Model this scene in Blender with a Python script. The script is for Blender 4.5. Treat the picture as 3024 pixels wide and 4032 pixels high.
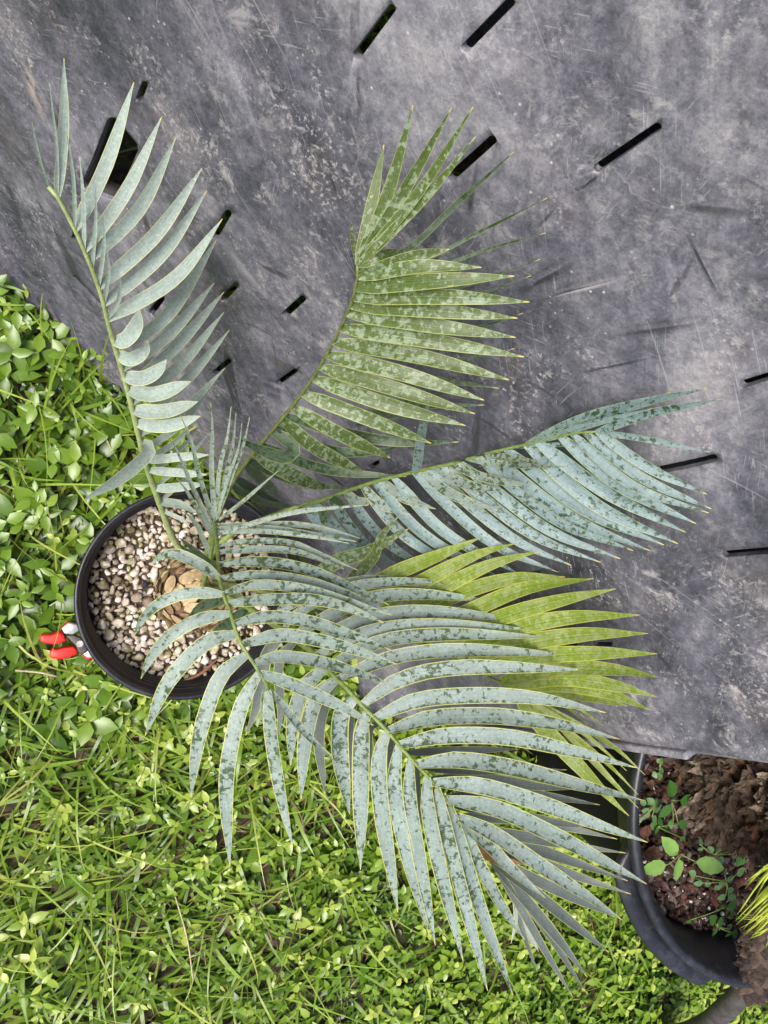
import bpy, bmesh, math, random
import numpy as np
from mathutils import Vector, Matrix

for o in list(bpy.data.objects): bpy.data.objects.remove(o)
rnd = random.Random(7)
rng = np.random.default_rng(11)
scene = bpy.context.scene
COL = scene.collection

# ------------------------------------------------------------------ camera
# pixels below are those of the photograph (3024 x 4032)
FPX = 2911.0; CX, CY = 1512.0, 2016.0; H = 1.25
NAD = (346.3, 1862.9)                      # where the plumb line under the camera meets the picture
nv = np.array([(NAD[0]-CX)/FPX, (NAD[1]-CY)/FPX, 1.0]); nv /= np.linalg.norm(nv)
zc = -nv
xc = np.array([1.0, 0, 0]); xc -= xc.dot(zc)*zc; xc /= np.linalg.norm(xc)
yc = np.cross(zc, xc)
M = np.array([xc, yc, zc])                 # world = M @ (right, down, forward)
CAM = np.array([0.0, 0.0, H])
cd = bpy.data.cameras.new('camera'); cam = bpy.data.objects.new('camera', cd); COL.objects.link(cam)
cd.sensor_fit = 'VERTICAL'; cd.sensor_height = 36.0; cd.lens = FPX/4032*36.0
cd.clip_start = 0.02; cd.clip_end = 500
r_, u_, b_ = M[:, 0], -M[:, 1], -M[:, 2]
cam.matrix_world = Matrix(((r_[0], u_[0], b_[0], 0), (r_[1], u_[1], b_[1], 0), (r_[2], u_[2], b_[2], H), (0, 0, 0, 1)))
scene.camera = cam

# ------------------------------------------------------------------ light
SUN_EL, SUN_AZ = math.radians(60), math.radians(188)   # azimuth: direction the light comes from, ccw from +x
world = bpy.data.worlds.new('World'); scene.world = world; world.use_nodes = True
wn = world.node_tree.nodes; wl = world.node_tree.links
sky = wn.new('ShaderNodeTexSky'); sky.sky_type = 'NISHITA'; sky.sun_disc = False
sky.sun_elevation = SUN_EL; sky.sun_rotation = math.radians(90) - SUN_AZ
sky.air_density = 0.9; sky.dust_density = 6.0; sky.ozone_density = 0.8
wl.new(sky.outputs[0], wn['Background'].inputs[0]); wn['Background'].inputs[1].default_value = 0.085
sl = bpy.data.lights.new('sun', 'SUN'); sl.energy = 1.5; sl.angle = math.radians(28); sl.color = (1.0, 0.98, 0.95)
sun = bpy.data.objects.new('sun', sl); COL.objects.link(sun)
sd = Vector((math.cos(SUN_EL)*math.cos(SUN_AZ), math.cos(SUN_EL)*math.sin(SUN_AZ), math.sin(SUN_EL)))
sun.rotation_euler = sd.to_track_quat('Z', 'Y').to_euler(); sun.location = sd*5
scene.view_settings.view_transform = 'Standard'; scene.view_settings.look = 'None'
scene.cycles.max_bounces = 6; scene.cycles.diffuse_bounces = 3; scene.cycles.glossy_bounces = 2; scene.cycles.transmission_bounces = 3
scene.view_settings.exposure = 1.25; scene.view_settings.gamma = 1.0

# ------------------------------------------------------------------ pixel helpers
def ray(p): return M @ np.array([(p[0]-CX)/FPX, (p[1]-CY)/FPX, 1.0])
def at_z(p, z):
    v = ray(p); return CAM + v*((z-H)/v[2])
def fwd(P): return float((np.asarray(P)-CAM) @ M[:, 2])

# ------------------------------------------------------------------ object helpers
def link(o, parent=None):
    COL.objects.link(o)
    if parent is not None: o.parent = parent
    return o
def mesh_obj(name, verts, faces, mats, parent=None, smooth=True, loc=None, uv=None, fmat=None, attr=None):
    me = bpy.data.meshes.new(name)
    v = np.asarray(verts, dtype=float)
    if loc is not None: v = v - np.asarray(loc)
    me.from_pydata([tuple(q) for q in v], [], [tuple(f) for f in faces])
    for m in (mats if isinstance(mats, (list, tuple)) else [mats]): me.materials.append(m)
    if fmat is not None: me.polygons.foreach_set('material_index', fmat)
    if smooth: me.polygons.foreach_set('use_smooth', [True]*len(me.polygons))
    if uv is not None:
        l = me.uv_layers.new(name='leaf'); idx = np.zeros(len(me.loops), dtype=np.int32)
        me.loops.foreach_get('vertex_index', idx)
        l.data.foreach_set('uv', np.asarray(uv, dtype=np.float32)[idx].ravel())
    if attr is not None:
        a = me.attributes.new('tint', 'FLOAT', 'POINT'); a.data.foreach_set('value', np.asarray(attr, dtype=np.float32))
    me.update()
    o = bpy.data.objects.new(name, me)
    if loc is not None:
        q = np.asarray(loc, dtype=float)
        if parent is not None: q = q - np.array(world_loc(parent))
        o.location = q
    return link(o, parent)
def world_loc(o):
    p = Vector((0, 0, 0))
    while o is not None: p += o.location; o = o.parent
    return p
def empty(name, loc, parent=None):
    o = bpy.data.objects.new(name, None); o.empty_display_size = 0.05; o.location = loc
    return link(o, parent)
def tag(o, label, cat=None, group=None, kind=None):
    if label: o['label'] = label
    if cat: o['category'] = cat
    if group: o['group'] = group
    if kind: o['kind'] = kind
    return o
def fast_mesh(name, V, quads, mat, tint, kindlabel=None):
    me = bpy.data.meshes.new(name)
    me.vertices.add(len(V)); me.vertices.foreach_set('co', np.asarray(V, dtype=np.float32).ravel())
    n = len(quads); k = quads.shape[1]
    me.loops.add(n*k); me.loops.foreach_set('vertex_index', quads.astype(np.int32).ravel())
    me.polygons.add(n); me.polygons.foreach_set('loop_start', np.arange(0, n*k, k, dtype=np.int32))
    try: me.polygons.foreach_set('loop_total', np.full(n, k, dtype=np.int32))
    except Exception: pass
    me.polygons.foreach_set('use_smooth', np.ones(n, dtype=bool))
    a = me.attributes.new('tint', 'FLOAT', 'POINT'); a.data.foreach_set('value', np.asarray(tint, dtype=np.float32))
    me.materials.append(mat); me.update(calc_edges=True); me.validate()
    o = bpy.data.objects.new(name, me); link(o); return o

# ------------------------------------------------------------------ materials
class N:
    def __init__(s, name):
        s.m = bpy.data.materials.new(name); s.m.use_nodes = True
        s.t = s.m.node_tree; s.n = s.t.nodes; s.l = s.t.links
        s.b = s.n['Principled BSDF']; s.out = s.n['Material Output']
    def add(s, t, **k):
        x = s.n.new(t)
        for a, v in k.items(): setattr(x, a, v)
        return x
    def set(s, node, **k):
        for a, v in k.items(): node.inputs[a.replace('_', ' ')].default_value = v
    def link(s, a, b): s.l.new(a, b)
    def noise(s, vec, scale, detail=4, rough=.6, dist=0):
        x = s.add('ShaderNodeTexNoise'); x.inputs['Scale'].default_value = scale; x.inputs['Detail'].default_value = detail
        x.inputs['Roughness'].default_value = rough; x.inputs['Distortion'].default_value = dist
        if vec is not None: s.link(vec, x.inputs['Vector'])
        return x.outputs['Fac']
    def ramp(s, fac, stops, interp='LINEAR'):
        x = s.add('ShaderNodeValToRGB'); x.color_ramp.interpolation = interp
        e = x.color_ramp.elements
        while len(e) < len(stops): e.new(0.5)
        for i, (p, c) in enumerate(stops):
            e[i].position = p; e[i].color = (c, c, c, 1) if isinstance(c, (int, float)) else (*c, 1)
        if fac is not None: s.link(fac, x.inputs[0])
        return x.outputs[0]
    def mix(s, fac, a, b, mode='MIX'):
        x = s.add('ShaderNodeMix', data_type='RGBA', blend_type=mode)
        for sock, v in ((x.inputs[0], fac), (x.inputs[6], a), (x.inputs[7], b)):
            if hasattr(v, 'is_linked') or hasattr(v, 'links'): s.link(v, sock)
            elif isinstance(v, (int, float)): sock.default_value = v if sock == x.inputs[0] else (v, v, v, 1)
            else: sock.default_value = (*v, 1)
        return x.outputs[2]
    def math(s, op, a, b=0.5):
        x = s.add('ShaderNodeMath', operation=op)
        for sock, v in ((x.inputs[0], a), (x.inputs[1], b)):
            if isinstance(v, (int, float)): sock.default_value = v
            else: s.link(v, sock)
        return x.outputs[0]
    def mapping(s, vec, scale=(1, 1, 1), rot=(0, 0, 0)):
        x = s.add('ShaderNodeMapping'); x.inputs['Scale'].default_value = scale; x.inputs['Rotation'].default_value = rot
        s.link(vec, x.inputs['Vector']); return x.outputs[0]
    def bump(s, h, strength, dist=.01):
        x = s.add('ShaderNodeBump'); x.inputs['Strength'].default_value = strength; x.inputs['Distance'].default_value = dist
        s.link(h, x.inputs['Height']); s.link(x.outputs[0], s.b.inputs['Normal']); return x
    def col(s, c):
        if isinstance(c, tuple): s.b.inputs['Base Color'].default_value = (*c, 1)
        else: s.link(c, s.b.inputs['Base Color'])
    def rough(s, r):
        if isinstance(r, (int, float)): s.b.inputs['Roughness'].default_value = r
        else: s.link(r, s.b.inputs['Roughness'])
    def objvec(s, rand=True):
        tc = s.add('ShaderNodeTexCoord'); v = tc.outputs['Object']
        if rand:
            oi = s.add('ShaderNodeObjectInfo'); a = s.add('ShaderNodeVectorMath', operation='ADD')
            c = s.add('ShaderNodeMath', operation='MULTIPLY'); s.link(oi.outputs['Random'], c.inputs[0]); c.inputs[1].default_value = 37.0
            s.link(v, a.inputs[0]); s.link(c.outputs[0], a.inputs[1]); v = a.outputs[0]
        return v
    def translucent(s, color, fac):
        tr = s.add('ShaderNodeBsdfTranslucent')
        if isinstance(color, tuple): tr.inputs[0].default_value = (*color, 1)
        else: s.link(color, tr.inputs[0])
        mx = s.add('ShaderNodeMixShader'); mx.inputs[0].default_value = fac
        s.link(s.b.outputs[0], mx.inputs[1]); s.link(tr.outputs[0], mx.inputs[2]); s.link(mx.outputs[0], s.out.inputs[0])

def plain(name, c, r=.5, var=.25, scale=60, bump=0.0, spec=.5):
    a = N(name); v = a.objvec()
    f = a.noise(v, scale, 5)
    lo = tuple(x*(1-var) for x in c); hi = tuple(min(1, x*(1+var)) for x in c)
    a.col(a.ramp(f, [(.3, lo), (.7, hi)])); a.rough(r); a.b.inputs['Specular IOR Level'].default_value = spec
    if bump: a.bump(f, bump, .004)
    return a.m

def leaflet_mat(name, wax, green, margin, amt, spot_scale, striate, edge_bias=.0, rough=.5, shade=.25, tipc=(.48, .42, .12), tl=.12):
    """cycad leaflet: pale wax bloom (wax) worn off in blotches that show the green below"""
    a = N(name); v = a.objvec()
    uv = a.add('ShaderNodeUVMap', uv_map='leaf'); sp = a.add('ShaderNodeSeparateXYZ'); a.link(uv.outputs[0], sp.inputs[0])
    ux, vy = sp.outputs[0], sp.outputs[1]
    d = a.math('ABSOLUTE', a.math('MULTIPLY', a.math('SUBTRACT', ux, .5), 2.0))
    n1 = a.noise(v, spot_scale, 3, .55, .4); n2 = a.noise(v, spot_scale*3.1, 3, .6)
    n3 = a.noise(v, 14, 2)
    f = a.math('ADD', a.math('MULTIPLY', n1, .75), a.math('MULTIPLY', n2, .25))
    f = a.math('ADD', f, a.math('MULTIPLY', a.math('SUBTRACT', n3, .5), .35))
    if edge_bias: f = a.math('ADD', f, a.math('MULTIPLY', a.math('POWER', d, 4.0), a.math('MULTIPLY', a.ramp(ux, [(.3, .45), (.7, 1.0)]), edge_bias)))
    blot = a.math('MULTIPLY', a.ramp(f, [(amt-.03, 0.0), (amt+.03, 1.0)]), a.ramp(a.noise(v, 260, 3), [(.3, .8), (.6, 1.0)]))
    big = a.noise(v, 26, 3)
    waxc = a.ramp(big, [(.25, tuple(x*(1-shade) for x in wax)), (.75, tuple(min(1, x*(1+shade*.5)) for x in wax))])
    c = a.mix(blot, waxc, green)
    lines = a.add('ShaderNodeTexNoise'); lines.inputs['Scale'].default_value = 1.0; lines.inputs['Detail'].default_value = 2
    mp = a.mapping(uv.outputs[0], (34, .6, 1)); a.link(mp, lines.inputs['Vector'])
    lf = a.ramp(lines.outputs['Fac'], [(.38, 1-striate), (.62, 1.0)])
    c = a.mix(1.0, c, lf, 'MULTIPLY')
    fl = a.ramp(a.noise(v, 320, 5, .7), [(.34, .80), (.5, .97), (.68, 1.22)]); c = a.mix(1.0, c, fl, 'MULTIPLY')
    fm = a.noise(a.mapping(uv.outputs[0], (7, 5, 1)), 1.0, 6, .75); c = a.mix(1.0, c, a.ramp(fm, [(.3, .86), (.7, 1.12)]), 'MULTIPLY')
    # pale chalk flecks where the bloom is thick
    ck = a.math('MULTIPLY', a.ramp(a.noise(v, 210, 3, .6), [(.66, 0.0), (.72, 1.0)]), a.ramp(n3, [(.5, 0.0), (.6, .55)])); c = a.mix(ck, c, tuple(min(.75, x*1.7) for x in wax))
    mg = a.ramp(d, [(.86, 0.0), (.95, 1.0)])
    c = a.mix(a.math('MULTIPLY', mg, .8), c, margin)
    # a few reddish brown scorch marks along the margin
    sc = a.math('MULTIPLY', a.ramp(a.noise(v, 30, 2), [(.73, 0.0), (.78, 1.0)]), a.ramp(d, [(.72, 0.0), (.85, 1.0)]))
    c = a.mix(sc, c, (.16, .04, .035))
    tp = a.ramp(vy, [(.962, 0.0), (.985, 1.0)])
    c = a.mix(tp, c, tipc)
    a.col(c); a.rough(a.ramp(blot, [(0, rough), (1, rough-.12)]))
    a.b.inputs['Specular IOR Level'].default_value = .45
    a.bump(lines.outputs['Fac'], .25, .0012)
    a.translucent(c, tl)
    return a.m

WAX_A = leaflet_mat('leaflet_pale_grey_green', (.30, .375, .33), (.16, .22, .14), (.50, .54, .20), .70, 150, .12, shade=.18, rough=.45)
WAX_B = leaflet_mat('leaflet_mottled_olive', (.27, .355, .215), (.088, .135, .024), (.32, .37, .10), .470, 190, .42, shade=.2, tl=.14, rough=.45)
WAX_C = leaflet_mat('leaflet_blue_spotted', (.195, .280, .285), (.030, .062, .022), (.28, .36, .15), .565, 190, .12, edge_bias=.05, shade=.24, rough=.45)
WAX_D = leaflet_mat('leaflet_blue_grey_worn', (.26, .33, .29), (.045, .078, .026), (.50, .52, .16), .578, 185, .14, edge_bias=.13, shade=.22, rough=.45)
WAX_E = leaflet_mat('leaflet_blue_grey_edge_worn', (.25, .32, .29), (.042, .075, .024), (.50, .52, .16), .590, 180, .14, edge_bias=.24, shade=.22, rough=.45)
WAX_F = leaflet_mat('leaflet_yellow_green', (.37, .46, .155), (.25, .355, .045), (.52, .50, .10), .50, 110, .36, shade=.28, tl=.2)
WAX_G = leaflet_mat('leaflet_slate', (.125, .152, .138), (.085, .105, .09), (.42, .45, .15), .64, 80, .28, shade=.22)  # darker grey with fewer blotches than the frond above it
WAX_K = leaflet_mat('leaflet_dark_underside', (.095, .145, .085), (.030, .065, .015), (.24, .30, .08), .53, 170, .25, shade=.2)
WAX_P = leaflet_mat('leaflet_pale_underside', (.33, .39, .35), (.22, .28, .22), (.46, .50, .2), .7, 60, .15)
DEADM = plain('dead_leaflet_brown', (.22, .10, .04), .6, .35, 80)
RACH = plain('rachis_green', (.15, .21, .055), .5, .35, 160, .3)
RACH_Y = plain('rachis_yellow_green', (.27, .33, .13), .5, .3, 120, .3)
RACH_D = plain('rachis_olive_brown', (.12, .15, .045), .5, .35, 160, .3)

def black_plastic(name, base, dust, dustamt, rough, scale=30, bump=.15):
    a = N(name); v = a.objvec(False)
    n = a.noise(v, scale, 6, .65); n2 = a.noise(v, scale*9, 3)
    f = a.math('ADD', a.math('MULTIPLY', n, .7), a.math('MULTIPLY', n2, .3))
    a.col(a.mix(a.ramp(f, [(.5-dustamt, 0.0), (.78, 1.0)]), base, dust)); a.rough(a.ramp(f, [(.3, rough), (.7, min(1, rough+.2))]))
    a.bump(n2, bump, .001); a.b.inputs['Specular IOR Level'].default_value = .45
    return a.m
POTM = black_plastic('black_pot_plastic', (.011, .012, .017), (.05, .052, .062), .02, .30)
POTM2 = black_plastic('black_tub_pot_plastic', (.014, .015, .020), (.055, .058, .070), .02, .27)
POTM2D = black_plastic('black_tub_pot_plastic_dull', (.006, .0065, .007), (.018, .019, .02), .0, .6); POTM2D.node_tree.nodes['Principled BSDF'].inputs['Specular IOR Level'].default_value = .12

def scuffed():
    a = N('scuffed_black_plastic_sheet')
    tc = a.add('ShaderNodeTexCoord'); v = tc.outputs['Object']
    def dot(vec):
        d = a.add('ShaderNodeVectorMath', operation='DOT_PRODUCT'); a.link(v, d.inputs[0]); d.inputs[1].default_value = vec; return d.outputs['Value']
    cb = a.add('ShaderNodeCombineXYZ'); a.link(dot((.66, -.75, 0)), cb.inputs[0]); a.link(dot((0, 0, 1)), cb.inputs[1]); a.link(dot((.75, .66, 0)), cb.inputs[2])
    w = cb.outputs[0]                                   # along the wall, up, through
    def streak(ang, along, across, det=4, dist=.0, rough=.6):
        m = a.mapping(a.mapping(w, (1, 1, 1), (0, 0, ang)), (along, across, across*.3))
        return a.noise(m, 1.0, det, rough, dist)
    big = a.noise(v, 2.6, 4, .55, .5); mid = a.noise(v, 11, 5, .72, .3); fine = a.noise(v, 90, 4, .8); grain = a.noise(v, 420, 2, .8)
    smear = streak(.55, 3.0, 22, 4, .6, .68); smear2 = streak(-.35, 4, 40, 4, .3, .7)
    f = a.math('ADD', a.math('MULTIPLY', big, .42), a.math('MULTIPLY', mid, .27))
    f = a.math('ADD', f, a.math('MULTIPLY', smear, .20)); f = a.math('ADD', f, a.math('MULTIPLY', smear2, .10)); f = a.math('ADD', f, a.math('MULTIPLY', fine, .22)); f = a.math('SUBTRACT', f, .075)
    f = a.math('ADD', f, a.math('MULTIPLY', a.math('SUBTRACT', grain, .5), .10))
    c = a.ramp(f, [(.41, (.022, .023, .032)), (.49, (.058, .059, .077)), (.545, (.104, .104, .128)), (.60, (.180, .178, .205)), (.70, (.36, .35, .365))])
    warm = a.ramp(a.noise(v, 6.5, 6, .7), [(.52, 0.0), (.72, .5)])
    c = a.mix(warm, c, a.mix(.6, c, (.165, .13, .115)))
    # pale chalky blooms
    bl = a.math('MULTIPLY', a.ramp(a.noise(v, 30, 6, .82, .4), [(.54, 0.0), (.64, 1.0)]), a.ramp(a.noise(v, 4.3, 3), [(.45, 0.0), (.60, 1.0)]))
    c = a.mix(a.math('MULTIPLY', bl, .7), c, (.40, .38, .385))
    cr = a.math('ABSOLUTE', a.math('SUBTRACT', a.noise(v, 16, 5, .6, .6), .5))
    cr = a.math('MULTIPLY', a.ramp(cr, [(0.0, 1.0), (.003, .8), (.009, 0.0)]), a.ramp(a.noise(v, 3.1, 2), [(.56, 0.0), (.66, 1.0)]))
    c = a.mix(a.math('MULTIPLY', cr, .28), c, (.42, .40, .39))
    gr_ = a.math('MULTIPLY', a.ramp(a.noise(v, 190, 5, .75), [(.53, 0.0), (.60, 1.0)]), a.ramp(a.noise(v, 13, 5, .7, .6), [(.50, 0.0), (.62, 1.0)]))
    c = a.mix(a.math('MULTIPLY', gr_, .62), c, (.42, .40, .40))
    # individual dark and pale streaks, rubs and encrusted patches, placed on the wall
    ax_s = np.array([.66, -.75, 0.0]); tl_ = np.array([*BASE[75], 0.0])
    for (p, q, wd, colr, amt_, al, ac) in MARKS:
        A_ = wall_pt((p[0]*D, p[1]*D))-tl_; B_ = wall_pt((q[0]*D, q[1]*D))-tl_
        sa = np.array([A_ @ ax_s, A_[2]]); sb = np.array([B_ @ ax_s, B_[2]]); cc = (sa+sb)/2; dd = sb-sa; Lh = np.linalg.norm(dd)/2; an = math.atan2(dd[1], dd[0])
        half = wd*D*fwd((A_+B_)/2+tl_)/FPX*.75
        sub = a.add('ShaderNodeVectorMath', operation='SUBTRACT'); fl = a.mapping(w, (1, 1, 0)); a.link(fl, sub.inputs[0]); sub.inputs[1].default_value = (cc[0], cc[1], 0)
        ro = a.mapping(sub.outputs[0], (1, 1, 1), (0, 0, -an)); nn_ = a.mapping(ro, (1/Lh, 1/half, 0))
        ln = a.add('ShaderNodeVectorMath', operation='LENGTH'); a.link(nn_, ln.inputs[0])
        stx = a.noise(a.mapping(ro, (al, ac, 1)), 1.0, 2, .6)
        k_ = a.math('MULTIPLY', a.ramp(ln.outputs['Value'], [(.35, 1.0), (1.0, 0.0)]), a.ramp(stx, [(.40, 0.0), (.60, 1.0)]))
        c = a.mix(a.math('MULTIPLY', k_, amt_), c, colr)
    # dark rubber rubs
    for ang, al, ac, th in ((.85, 5, 30, .69), (-.5, 7, 45, .72)):
        rub = streak(ang, al, ac, 3, .2)
        c = a.mix(a.ramp(rub, [(th-.03, 0.0), (th+.02, .8)]), c, (.028, .028, .034))
    # scratches
    for k, (ang, al, ac, th) in enumerate(((.25, 2.0, 420, .70), (1.25, 2.5, 620, .71), (-.75, 1.6, 560, .70), (.55, 3, 700, .69))):
        st_ = streak(ang, al, ac, 1)
        gate = a.ramp(a.noise(v, 5+k*2.3, 3), [(.50, 0.0), (.60, 1.0)])
        c = a.mix(a.math('MULTIPLY', a.math('MULTIPLY', a.ramp(st_, [(th-.02, 0.0), (th+.015, 1.0)]), gate), .38), c, (.36, .36, .38))
    vo = a.add('ShaderNodeTexVoronoi'); vo.inputs['Scale'].default_value = 120; a.link(v, vo.inputs['Vector'])
    spk = a.math('MULTIPLY', a.ramp(vo.outputs['Distance'], [(.09, 1.0), (.17, 0.0)]), a.ramp(a.noise(v, 18, 4), [(.54, 0.0), (.62, 1.0)]))
    c = a.mix(a.math('MULTIPLY', spk, .75), c, (.50, .47, .45))
    a.col(c); a.rough(a.ramp(f, [(.43, .34), (.62, .62)]))
    a.b.inputs['Specular IOR Level'].default_value = .5
    hh = a.math('ADD', a.math('MULTIPLY', fine, .30), a.math('MULTIPLY', mid, .8)); hh = a.math('ADD', hh, a.math('MULTIPLY', smear, .5))
    a.bump(hh, .35, .006)
    return a.m
SHEET_IN = black_plastic('sheet_inner_plastic', (.02, .02, .022), (.06, .055, .05), .0, .6)

def tinted(name, stops, rough=.45, tl=.3, spec=.35, nscale=80):
    a = N(name); at = a.add('ShaderNodeAttribute', attribute_name='tint')
    tc = a.add('ShaderNodeTexCoord'); n = a.noise(tc.outputs['Object'], nscale, 3)
    f = a.math('ADD', at.outputs['Fac'], a.math('MULTIPLY', a.math('SUBTRACT', n, .5), .25))
    c = a.ramp(f, stops); a.col(c); a.rough(rough); a.b.inputs['Specular IOR Level'].default_value = spec
    if tl: a.translucent(c, tl)
    return a.m
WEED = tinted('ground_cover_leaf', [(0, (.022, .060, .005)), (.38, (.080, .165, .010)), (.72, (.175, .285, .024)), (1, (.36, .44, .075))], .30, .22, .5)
GRASSM = tinted('grass_blade', [(0, (.05, .11, .01)), (.5, (.13, .235, .018)), (.8, (.28, .38, .05)), (1, (.46, .42, .15))], .36, .25, .45)
THATCH = tinted('dry_thatch', [(0, (.07, .04, .022)), (.5, (.17, .11, .055)), (1, (.36, .27, .15))], .8, .0)
PUMICE = tinted('pumice', [(0, (.20, .15, .11)), (.25, (.38, .32, .25)), (.5, (.58, .50, .42)), (.75, (.66, .57, .52)), (1, (.80, .76, .70))], .9, 0, .2, 260)
def pumice_extra():
    m = PUMICE; t = m.node_tree; n = t.nodes; l = t.links; b = n['Principled BSDF']
    tc = n.new('ShaderNodeTexCoord'); g = n.new('ShaderNodeTexNoise'); g.inputs['Scale'].default_value = 70; g.inputs['Detail'].default_value = 5
    l.new(tc.outputs['Object'], g.inputs['Vector'])
    r = n.new('ShaderNodeValToRGB'); r.color_ramp.elements[0].position = .49; r.color_ramp.elements[1].position = .62
    l.new(g.outputs['Fac'], r.inputs[0])
    mx = n.new('ShaderNodeMix'); mx.data_type = 'RGBA'; mx.blend_type = 'MULTIPLY'
    src = b.inputs['Base Color'].links[0].from_socket
    l.new(r.outputs[0], mx.inputs[0]); l.new(src, mx.inputs[6]); mx.inputs[7].default_value = (.56, .60, .36, 1)
    l.new(mx.outputs[2], b.inputs['Base Color'])
    f = n.new('ShaderNodeTexNoise'); f.inputs['Scale'].default_value = 420; f.inputs['Detail'].default_value = 4; l.new(tc.outputs['Object'], f.inputs['Vector'])
    bp = n.new('ShaderNodeBump'); bp.inputs['Strength'].default_value = .7; bp.inputs['Distance'].default_value = .003
    l.new(f.outputs['Fac'], bp.inputs['Height']); l.new(bp.outputs[0], b.inputs['Normal'])
pumice_extra()
MULCH = tinted('bark_mulch', [(0, (.02, .013, .01)), (.35, (.055, .025, .018)), (.6, (.10, .04, .03)), (.8, (.12, .10, .09)), (.93, (.14, .14, .15)), (1, (.55, .52, .48))], .75, 0, .3, 200)

def ground_mat():
    a = N('lawn_soil'); tc = a.add('ShaderNodeTexCoord'); v = tc.outputs['Object']
    n = a.noise(v, 40, 6); far = a.noise(v, 3, 6, .7)
    soil = a.ramp(n, [(.3, (.022, .018, .010)), (.5, (.055, .042, .02)), (.7, (.10, .11, .03))])
    turf = a.ramp(far, [(.3, (.05, .11, .018)), (.7, (.14, .24, .04))])
    sp = a.add('ShaderNodeSeparateXYZ'); a.link(v, sp.inputs[0])
    ln = a.add('ShaderNodeVectorMath', operation='LENGTH'); a.link(v, ln.inputs[0])
    k = a.math('MULTIPLY', ln.outputs['Value'], .2)
    a.col(a.mix(a.ramp(k, [(.5, 0.0), (.8, 1.0)]), soil, turf)); a.rough(.9); a.bump(n, .6, .02)
    return a.m

# ------------------------------------------------------------------ setting: lawn sheet
gs = 90.0; n = 24
gv = []; gf = []
xs = np.sign(np.linspace(-1, 1, n+1))*np.abs(np.linspace(-1, 1, n+1))**3*gs
for y in xs:
    for x in xs: gv.append((x, y, 0.0))
for j in range(n):
    for i in range(n): a0 = j*(n+1)+i; gf.append((a0, a0+1, a0+n+2, a0+n+1))
g = mesh_obj('lawn_ground', gv, gf, ground_mat(), smooth=False); tag(g, None, kind='structure')

# ------------------------------------------------------------------ overturned tub (big scuffed plastic wall with slots)
D = 3024/1659.0
KV = (-182, 2570)                                       # vanishing point of the wall's upright lines
U = -ray(KV); U /= np.linalg.norm(U)
_b = np.array([at_z((x*D, y*D), 0)[:2] for x, y in ((0, 582), (109, 691), (258, 829), (450, 1010), (620, 1190), (720, 1360), (770, 1465), (800, 1530))])
_b = np.vstack([_b[0]+(_b[0]-_b[2])*t for t in (3, 2, 1)]+[_b])
def chaikin(P, k=3):
    for _ in range(k):
        Q = [P[0]]
        for a, b in zip(P[:-1], P[1:]): Q += [a*.75+b*.25, a*.25+b*.75]
        Q.append(P[-1]); P = np.array(Q)
    return P
BASE = chaikin(_b, 2)
def resample(P, n):
    P = np.asarray(P, dtype=float); s = np.r_[0, np.cumsum(np.linalg.norm(np.diff(P, axis=0), axis=1))]
    t = np.linspace(0, s[-1], n); return np.stack([np.interp(t, s, P[:, i]) for i in range(P.shape[1])], 1)
BASE = resample(BASE, 150)
_ext = np.vstack([BASE[0]+(BASE[0]-BASE[3])*20, BASE, BASE[-1]+(BASE[-1]-BASE[-4])*60])
C2 = (CAM-U*(H/U[2]))[:2]
def wall_t(p):
    """distance factor along the pixel's ray to the (extended) wall"""
    v = ray(p); d = (v-U*(v[2]/U[2]))[:2]
    a = _ext[:-1]; e = _ext[1:]-a; r = a-C2
    det = -d[0]*e[:, 1]+e[:, 0]*d[1]
    t = (-r[:, 0]*e[:, 1]+e[:, 0]*r[:, 1])/det; s = (d[0]*r[:, 1]-d[1]*r[:, 0])/det
    ok = (s >= -1e-6) & (s <= 1+1e-6) & (t > 0)
    return float(t[ok].min()) if ok.any() else 9.0
def wall_pt(p): return CAM+ray(p)*wall_t(p)

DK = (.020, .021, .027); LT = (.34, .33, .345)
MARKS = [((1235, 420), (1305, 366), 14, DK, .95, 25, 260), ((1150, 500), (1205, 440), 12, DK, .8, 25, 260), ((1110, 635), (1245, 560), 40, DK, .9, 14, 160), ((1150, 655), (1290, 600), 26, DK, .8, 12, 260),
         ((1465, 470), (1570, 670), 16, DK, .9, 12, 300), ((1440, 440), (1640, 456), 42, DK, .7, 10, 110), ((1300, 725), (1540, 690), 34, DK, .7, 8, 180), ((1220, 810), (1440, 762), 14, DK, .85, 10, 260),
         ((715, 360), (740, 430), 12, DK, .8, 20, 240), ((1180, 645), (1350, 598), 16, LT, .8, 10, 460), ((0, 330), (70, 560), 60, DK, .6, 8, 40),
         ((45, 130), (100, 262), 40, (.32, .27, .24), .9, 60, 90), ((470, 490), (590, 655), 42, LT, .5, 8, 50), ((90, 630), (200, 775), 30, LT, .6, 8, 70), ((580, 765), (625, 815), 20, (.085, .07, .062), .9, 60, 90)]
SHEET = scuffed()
TOPZ = 1.13; TH = .007
tub = empty('overturned_tub', (BASE[75][0], BASE[75][1], 0))
tag(tub, 'big overturned black plastic tub, scuffed grey, with drain slots, behind the potted cycad', 'tub')
tang = np.gradient(BASE, axis=0); tang /= np.linalg.norm(tang, axis=1)[:, None]
NRM = np.stack([-tang[:, 1], tang[:, 0]], 1)            # away from the camera?
if (NRM[75] @ np.array([1.0, .7])) < 0: NRM = -NRM
from mathutils import noise as mnoise
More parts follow.
